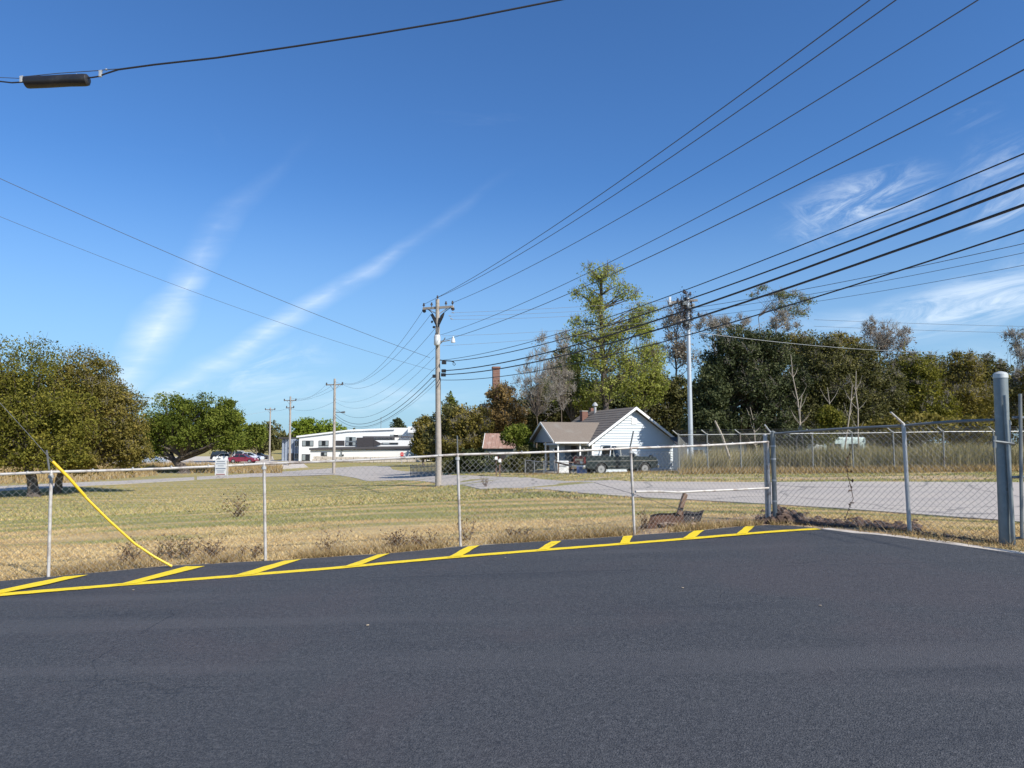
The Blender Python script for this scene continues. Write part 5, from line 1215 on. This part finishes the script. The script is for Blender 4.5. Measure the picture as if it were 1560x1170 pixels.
def tree(name, label, cat, bpx, Y, ells, fol, nleaf=9000, leaf=.13, nl=46, lr=(.20,.34), bark=M_bark, tr=.25, sparse=0.0, twig=0, seed=1, trunkto=.5, lean=0, depth=.9, group=None, bZ=None, limbs=True, flat=.75, trunks=None, fill=.35, uni=.38):
    rg = np.random.default_rng(seed); s = Y/F
    base = gp(bpx, Y); 
    if bZ is not None: base.z = bZ
    root = thing(name, label, cat, base, group=group); B = np.array(base)
    C = []; 
    for (cx, cy, rx, ry) in ells:
        c = np.array(at(cx, cy, Y))-B; C.append((c, np.array([rx*s, rx*s*depth, ry*s])))
    vol = np.array([r[0]*r[2] for c, r in C]); cnt = np.maximum(3, (nl*vol/vol.sum()).astype(int))
    LC = []; LR = []
    for (c, r), k in zip(C, cnt):
        d = norm(rg.normal(0,1,(k,3))); rad = np.where(rg.random(k) < fill, rg.uniform(.1,.6,k), rg.uniform(.62,.86,k))
        q = c + d*rad[:,None]*r; LC.append(q); LR.append(rg.uniform(lr[0], lr[1], k)*min(r[0], r[2])*1.15 + .12)
    LC = np.concatenate(LC); LR = np.concatenate(LR)
    ok = LC[:,2] > LR*.4+.15; LC = LC[ok]; LR = LR[ok]
    # trunk and limbs
    top = C[0][0]; zc = min(c[2]-r[2]*.55 for c, r in C)
    tops = [np.array([lean+ (top[0])*.55, 0, max(.8, top[2]*trunkto)])]
    if limbs:
        starts = trunks or [0]; NP = 6 if trunkto < .8 else 12
        tb = MB(); trunk_pts = []
        for sx in starts:
            P = [np.array([sx*.3,0,-.2])]; 
            for i in range(1,NP+1):
                t = i/NP; P.append(np.array([sx*.3*(1-t)+sx*t*1.2, 0, -.2]) + (tops[0]*t) + rg.normal(0,.04+.05*t,3)*tr*4)
            tb.tube([Vector(p) for p in P], [tr*(1.35 if i == 0 else 1-.6*i/NP) for i in range(NP+1)], 10); trunk_pts.append(P)
        tb.build('trunk', bark, root, smooth=True)
        lb = MB(); fork = [P[j] for P in trunk_pts for j in range(3, NP+1)]
        for c_, r_ in zip(LC, LR):
            hd = [abs(f[0]-c_[0])+abs(f[1]-c_[1]) for f in fork]; sc_ = [abs((c_[2]-f[2])-.55*q_)+.25*q_ + (9 if f[2] > c_[2] else 0) for f, q_ in zip(fork, hd)]; f0 = fork[int(np.argmin(sc_))]
            mid = f0*.5+c_*.5 + np.array([rg.normal(0,.15), rg.normal(0,.15), rg.uniform(-.1,.35)])*np.linalg.norm(c_-f0)*.3
            q1 = f0*.75+mid*.25; l = tr*rg.uniform(.16,.34)
            lb.tube([Vector(f0), Vector((f0+mid)/2+rg.normal(0,.03,3)), Vector(mid), Vector((mid+c_)/2+rg.normal(0,.08,3)), Vector(c_)], [l, l*.8, l*.6, l*.4, l*.15], 5, cap=False)
        lb.build('limbs', bark, root, smooth=True, fix=False)
    # twigs
    if twig:
        k = rg.integers(0, len(LC), twig); d = norm(rg.normal(0,1,(twig,3))+np.array([0,0,1.3])); L = LR[k]*rg.uniform(.5,1.35,twig)
        p0 = LC[k]+norm(rg.normal(0,1,(twig,3)))*LR[k][:,None]*.25; p1 = p0+d*L[:,None]*.55; d2 = norm(d+rg.normal(0,.45,(twig,3))+np.array([0,0,.25])); p2 = p1+d2*L[:,None]*.5
        d3 = norm(d+rg.normal(0,.6,(twig,3))); p3 = p1+d3*L[:,None]*.4
        rr0 = .0003*Y*.9
        V, Fq = segs(np.concatenate([p0,p1,p1]), np.concatenate([p1,p2,p3]), np.r_[np.full(twig,rr0),np.full(2*twig,rr0*.7)], np.r_[np.full(twig,rr0*.7),np.full(2*twig,rr0*.35)])
        mesh_obj('twigs', V, Fq, M_twig if bark is not M_barkd else M_bark, root, kind='stuff')
    if nleaf:
        w = LR**2; k = rg.choice(len(LC), nleaf, p=w/w.sum()); d = norm(rg.normal(0,1,(nleaf,3)))
        rad = LR[k]*np.clip(rg.normal(.85,.22,nleaf), .1, 1.16)
        # small sub-clumps
        nsub = len(LC)*14; sk = rg.integers(0, len(LC), nsub); sc = LC[sk]+norm(rg.normal(0,1,(nsub,3)))*(LR[sk]*rg.uniform(.6,1.12,nsub))[:,None]*np.array([1,1,flat])
        P = LC[k]+d*rad[:,None]*np.array([1,1,flat])
        m_ = rg.random(nleaf) < .6; ks = rg.integers(0, nsub, nleaf); P[m_] = sc[ks[m_]]+rg.normal(0,1,(m_.sum(),3))*LR[sk[ks[m_]]][:,None]*.16
        nf = int(nleaf*uni)
        if nf:
            ke = rg.choice(len(C), nf, p=vol/vol.sum()); cc = np.array([c for c, r in C]); er = np.array([r for c, r in C])
            rr_ = rg.random(nf)**.45*1.0*(1+.10*np.sin(rg.random(nf)*0)); dd = norm(rg.normal(0,1,(nf,3)))
            und = 1+.10*np.sin(dd[:,0]*9+seed)*np.sin(dd[:,2]*8+seed*2)+.06*np.sin(dd[:,0]*21+dd[:,1]*17)
            P[:nf] = cc[ke]+dd*(rr_*und)[:,None]*er[ke]
        keep = P[:,2] > .1; P = P[keep]; k2 = np.where(m_, sk[ks], k)[keep]; n = len(P)
        a = norm(rg.normal(0,1,(n,3))); b = norm(np.cross(a, norm(norm(P-LC[k2])+rg.normal(0,.8,(n,3))+np.array([0,0,.5])))); sz = (leaf*rg.uniform(.5,1.4,n))[:,None]; ww = rg.uniform(.35,.7,n)[:,None]
        V = np.stack([P-a*sz, P-b*sz*ww+a*sz*.15, P+a*sz, P+b*sz*ww-a*sz*.1],1).reshape(-1,3)
        lt = rg.random(len(LC))*.7; tint = np.clip(lt[k2]*.75+rg.random(n)*.5-.08, 0, 1)
        mesh_obj('crown', V, np.arange(n*4).reshape(n,4), FOL[fol], root, tint=tint)
    return root
T = tree
T('oak_tree','large dense olive green oak at the left edge of the field','tree',54,46,[(22,598,98,90),(-75,610,90,100),(70,650,88,66),(-10,668,100,50),(10,702,105,24),(75,700,60,20)],'olive',105000,.075,230,(.13,.25),M_barkd,.36,seed=2,trunkto=.62,twig=500,uni=.26,fill=.45)
T('oak_tree','browner olive tree growing right behind the large oak','tree',86,50,[(125,600,64,72),(172,640,50,64),(195,675,34,48),(130,680,74,44),(206,694,26,24)],'brown',76000,.078,170,(.14,.26),M_bark,.28,seed=3,twig=1500,uni=.2,fill=.45)
T('maple_tree','broad green tree with thick dark trunk between the two left cars','tree',280,92,[(262,636,46,38),(318,642,42,42),(350,640,24,32),(240,660,30,34),(300,668,60,22),(350,668,26,18),(243,686,22,20)],'green',56000,.13,150,(.15,.28),M_barkd,.72,seed=4,trunkto=.5,fill=.5,uni=.2)
T('tree','green tree standing behind the right shoulder of the broad green tree','tree',352,118,[(352,655,24,32),(330,668,30,18)],'green',7000,.25,30,seed=5,tr=.3)
T('tree','small olive green tree above the parked group of cars','tree',392,150,[(388,664,20,20),(372,672,16,14)],'green',6000,.28,24,seed=6,tr=.2)
T('tree','rounded grey green tree just left of the most distant pole','tree',412,165,[(413,664,20,24),(405,678,22,12)],'darkb',6000,.3,26,seed=7,tr=.25)
T('tree','wide yellow green tree rising behind the roof of the white building','tree',482,200,[(468,652,26,17),(500,656,24,18),(483,668,40,14)],'lime',11000,.34,40,seed=8,tr=.3)
T('tree','dark conical tree poking over the white building roof','tree',607,178,[(606,651,13,14),(612,660,18,10)],'dark',4500,.28,22,seed=9,tr=.25)
T('tree','brown leaved tree at the right end of the white building','tree',645,100,[(646,655,18,24),(640,680,18,20)],'brown',6000,.2,26,seed=10,tr=.2,twig=300)
T('shrub','wide dark mixed evergreen behind the wooden pole','shrub',684,62,[(684,645,26,40),(668,672,24,34),(700,668,24,36)],'darkb',13000,.12,50,seed=11,tr=.12,twig=600)
T('shrub','reddish brown thicket shrub right of the wooden pole','shrub',716,60,[(705,645,26,30),(728,650,26,32),(700,676,30,24)],'brown',13000,.11,50,seed=12,tr=.1,twig=1500)
T('conifer_tree','small spiky green conifer just right of the wooden pole','tree',685,66,[(686,612,7,16),(686,628,14,16),(692,622,8,16)],'green',3000,.11,16,seed=13,tr=.08)
T('tree','orange brown autumn tree below the brick chimney','tree',764,62,[(764,612,24,34),(745,642,28,30),(775,640,28,34)],'orange',13000,.11,50,(.2,.3),seed=14,tr=.15,twig=1500)
T('shrub','bright green shrub overhanging the rusty shed roof','shrub',789,50,[(790,660,18,16),(776,668,14,12),(796,676,14,14)],'green',5500,.085,24,seed=15,tr=.05)
T('shrub','dark low hedge shrub behind the mailboxes','shrub',740,55,[(740,700,38,18),(712,700,22,16)],'dark',8000,.11,30,seed=16,tr=.05,limbs=False)
T('shrub','olive shrub in front of the left porch corner','shrub',800,49,[(800,700,20,22),(782,706,14,14)],'darkb',6500,.09,24,seed=17,tr=.05,limbs=False)
T('shrub','grey green shrub beneath the wooden pole beside the road','shrub',712,56,[(715,706,26,14),(690,708,22,14)],'darkb',6500,.1,26,seed=18,tr=.05,limbs=False)
T('bare_tree','grey bare tree with fine upright twigs left of the tall tree','tree',815,57,[(822,545,26,40),(803,590,26,40),(838,600,30,40)],'grey',300,.07,70,(.2,.34),M_bark,.08,uni=.6,twig=1100,seed=19)
T('bare_tree','brownish half bare tree directly behind the porch wing','tree',853,58.5,[(858,528,15,32),(843,570,20,30),(862,590,18,28)],'grey',650,.07,70,(.2,.34),M_bark,.08,uni=.6,twig=1000,seed=20)
T('tall_tree','tallest tree with airy yellow green crown and dark forked trunk behind the house','tree',925,60,[(912,422,36,26),(892,450,30,18),(948,446,32,18),(912,470,28,24),(884,490,20,14),(878,512,28,24),(930,512,38,34),(968,492,28,26),(985,470,18,20),(900,550,34,28),(955,560,38,34),(985,545,22,30),(925,590,44,26)],'yellow',21000,.085,150,(.26,.48),M_barkd,.30,twig=1800,seed=21,trunkto=1.0,lean=-.1,fill=.5,uni=.25)
T('tree','dark green tree filling in behind the left of the house roof','tree',830,70,[(845,612,40,42),(815,630,34,44),(880,600,32,50),(860,560,26,34)],'darkb',30000,.13,70,seed=22,tr=.2,twig=400)
T('tree','darkest dense tree directly behind the house ridge','tree',905,74,[(905,608,44,36),(950,612,40,34),(895,640,60,24)],'dark',20000,.14,70,seed=23,tr=.2)
T('tree','dark green tree between house gable and the steel pole','tree',1010,66,[(1000,600,30,38),(1032,605,28,34),(1012,645,48,30)],'darkb',18000,.13,70,seed=24,tr=.2,twig=500)
T('bare_tree','sparse brown tree whose bare limbs stand behind the steel pole','tree',1030,72,[(1032,490,26,36),(1022,530,22,26),(1045,545,24,28)],'grey',2200,.11,46,(.25,.4),M_barkd,.16,twig=900,seed=25,trunkto=.9)
T('live_oak_tree','largest dark evergreen right of the steel pole','tree',1142,49,[(1118,540,52,46),(1160,535,48,42),(1095,590,40,55),(1150,590,62,55),(1195,585,38,62),(1140,645,80,30)],'dark',80000,.085,240,(.14,.26),M_bark,.2,seed=26,trunks=[-1.2,0,1.5],twig=2400,fill=.5,uni=.15)
T('shade_tree','dark evergreen standing between the steel pole and the house gable','tree',1075,46,[(1082,600,28,50),(1068,640,30,34),(1088,655,34,20)],'dark',17000,.10,60,(.2,.3),M_bark,.14,seed=27)
T('mimosa_tree','feathery flat topped tree rising above the largest evergreen','tree',1185,66,[(1163,440,13,6),(1185,448,22,6),(1205,452,26,7),(1228,458,16,8),(1192,468,30,7),(1150,450,9,5),(1215,475,24,8)],'green',1900,.075,60,(.5,.9),M_bark,.07,twig=700,seed=28,trunkto=.85,flat=.35,trunks=[-.8,.6],uni=.5)
T('tree','olive brown tree right of the largest evergreen with pale trunks below','tree',1250,54,[(1250,545,34,42),(1232,590,34,50),(1272,590,38,55),(1250,640,50,30)],'darkb',40000,.09,130,(.15,.27),M_barkp,.12,seed=29,trunks=[-1.5,0,1.8],twig=2400,trunkto=.7)
T('tree','dark leafy tree under the reddish bare twigs right of centre of the grove','tree',1315,55,[(1310,560,38,42),(1340,595,40,50),(1300,620,46,44),(1330,650,50,24)],'darkb',40000,.09,130,(.15,.27),M_bark,.15,seed=30,twig=2400)
T('bare_tree','reddish bare topped tree breaking the skyline of the right grove','tree',1345,62,[(1340,515,30,26),(1365,525,26,26),(1325,500,14,18),(1380,505,10,14)],'rust',900,.08,50,(.3,.45),M_bark,.09,twig=1100,seed=31,trunkto=.9)
T('tree','olive green tree in the right grove left of the gate post','tree',1405,56,[(1400,575,36,38),(1392,620,42,46),(1425,630,36,40)],'olive',36000,.09,120,(.15,.27),M_bark,.14,seed=32,twig=2400)
T('tree','grey brown twiggy tree immediately left of the thick gate post','tree',1470,57,[(1465,565,36,32),(1455,610,40,44),(1490,620,36,44)],'brown',26000,.085,110,(.15,.27),M_bark,.14,seed=33,twig=2200)
T('tree','darker green tree half hidden by the thick gate post','tree',1510,60,[(1500,575,34,36),(1520,620,44,46),(1490,640,40,30)],'darkb',28000,.095,110,(.15,.27),M_bark,.14,seed=34,twig=2400)
T('bare_tree','bare pinkish grey tree at the right edge beyond the gate','tree',1560,64,[(1552,530,26,34),(1590,560,40,50),(1545,590,34,40)],'grey',2200,.09,60,(.25,.4),M_bark,.12,twig=2000,seed=35)
T('tree','dull olive tree beyond the gate past the right edge','tree',1620,58,[(1620,590,60,60),(1680,600,50,70)],'brown',15000,.13,60,(.2,.3),M_bark,.16,seed=36)
T('shrub','yellow green shrub low between the pale trunks of the grove','shrub',1262,46,[(1262,640,20,24),(1250,665,24,16)],'olive',4500,.09,20,seed=37,tr=.04,limbs=False)
T('shrub','brownish low thicket behind the tall grass before the gate','shrub',1430,50,[(1400,650,60,22),(1470,655,50,22),(1350,655,40,18)],'brown',14000,.11,50,seed=38,limbs=False,tr=.05)
T('shrub','dark low thicket behind the tall grass under the evergreen','shrub',1180,50,[(1130,660,60,22),(1200,665,50,20)],'dark',11000,.11,40,seed=39,limbs=False,tr=.05)
T('tree','yellow green airy tree merging into the right side of the tallest tree','tree',985,63,[(978,498,22,26),(996,548,22,32),(975,595,30,30),(1000,585,22,28)],'yellow',12000,.09,60,(.24,.4),M_barkd,.16,twig=700,seed=51,uni=.2)
T('tree','pale green lower tree filling the left side of the tallest tree','tree',872,62,[(872,560,26,30),(852,592,30,30),(885,600,28,30)],'yellow',9000,.09,50,(.22,.36),M_bark,.14,twig=900,seed=52,uni=.2)
T('tree','olive tree filling the skyline between gate post and bare topped tree','tree',1380,62,[(1370,570,40,40),(1425,575,40,36),(1395,620,60,40)],'darkb',26000,.10,80,(.18,.3),M_bark,.14,twig=2200,seed=53)
T('tree','green brown tree closing the gap right of the largest evergreen','tree',1222,60,[(1218,535,30,34),(1280,545,36,40),(1240,580,40,40)],'brown',26000,.10,80,(.18,.3),M_barkp,.14,twig=2600,seed=54)
T('bare_tree','tangle of bare tan twigs behind the top of the largest evergreen','tree',1100,64,[(1085,500,30,22),(1120,495,24,16),(1195,490,34,16)],'grey',1500,.08,40,(.25,.4),M_barkp,.1,twig=1500,seed=55,trunkto=.8)
# pale saplings in the grove
random.seed(21)
for i, (px, y0, x1, y1, lab) in enumerate([(1310,668,1303,565,'tall pale straight sapling trunk in the grove'),(1286,660,1298,585,'pale sapling trunk leaning right beneath the bare topped tree'),(1272,668,1262,590,'pale curved sapling trunk beside the yellow green shrub'),(1158,660,1142,620,'pale slanting trunk pair in front of the dark evergreen'),(1210,660,1222,600,'thin pale trunk at the right of the largest evergreen'),(1230,668,1205,540,'thin grey trunk leaning left across the evergreen')]):
    b = gp(px, 47); tp = at(x1, y1, 47); t = thing('sapling', lab, 'sapling', b, group='pale saplings in the grove')
    P = [b.lerp(tp, q/5)+Vector((random.gauss(0,.06),random.gauss(0,.05),0)) for q in range(6)]
    MB().tube(P, [.055,.05,.045,.04,.03,.018], 7).build('trunk', M_barkp, t, world=True, smooth=True)
    for q in (2,3,4): 
        for s in (-1,1): br = MB(); e = P[q]+Vector((s*random.uniform(.25,.7),random.uniform(-.2,.2),random.uniform(.5,1.1))); br.tube([P[q], (P[q]+e)/2+Vector((s*.05,0,-.03)), e], [.02,.015,.006], 5); br.build('limb', M_barkp, t, world=True, smooth=True)

# distant woods that read as one mass
def woods(name, label, spans, fol, n, leaf, seed):
    rg = np.random.default_rng(seed); P = []
    for px0, px1, Y, top in spans:
        k = n//len(spans); px = rg.uniform(px0, px1, k); yy = Y+rg.uniform(-6,14,k); a = (px-780)/F/.9968; X = a*yy; zb = H(X, yy)
        prof = top*(.72+.18*np.sin(px*.11+seed)+.12*np.sin(px*.31+2*seed)+.08*np.sin(px*.77)); P.append(np.c_[X, yy, zb+prof*rg.random(k)**.6])
    P = np.concatenate(P); k = len(P); V, Fq = leafquads(P, leaf); tag(mesh_obj(name, V, Fq, FOL[fol], tint=rg.random(k)), label, kind='stuff')
woods('distant_trees', 'far low tree line beyond the car park on the left', [(-400,240,190,9),(230,520,260,7)], 'darkb', 34000, .55, 3)
woods('distant_trees', 'far low tree line beyond the white building', [(500,700,230,7),(640,820,130,6.5)], 'darkb', 24000, .5, 5)
woods('thicket', 'dense dark undergrowth filling behind the house and the right grove', [(790,1060,80,6.2),(1050,1230,66,8.6),(1230,1400,66,9.8),(1400,1900,68,9.2)], 'darkb', 130000, .17, 7)
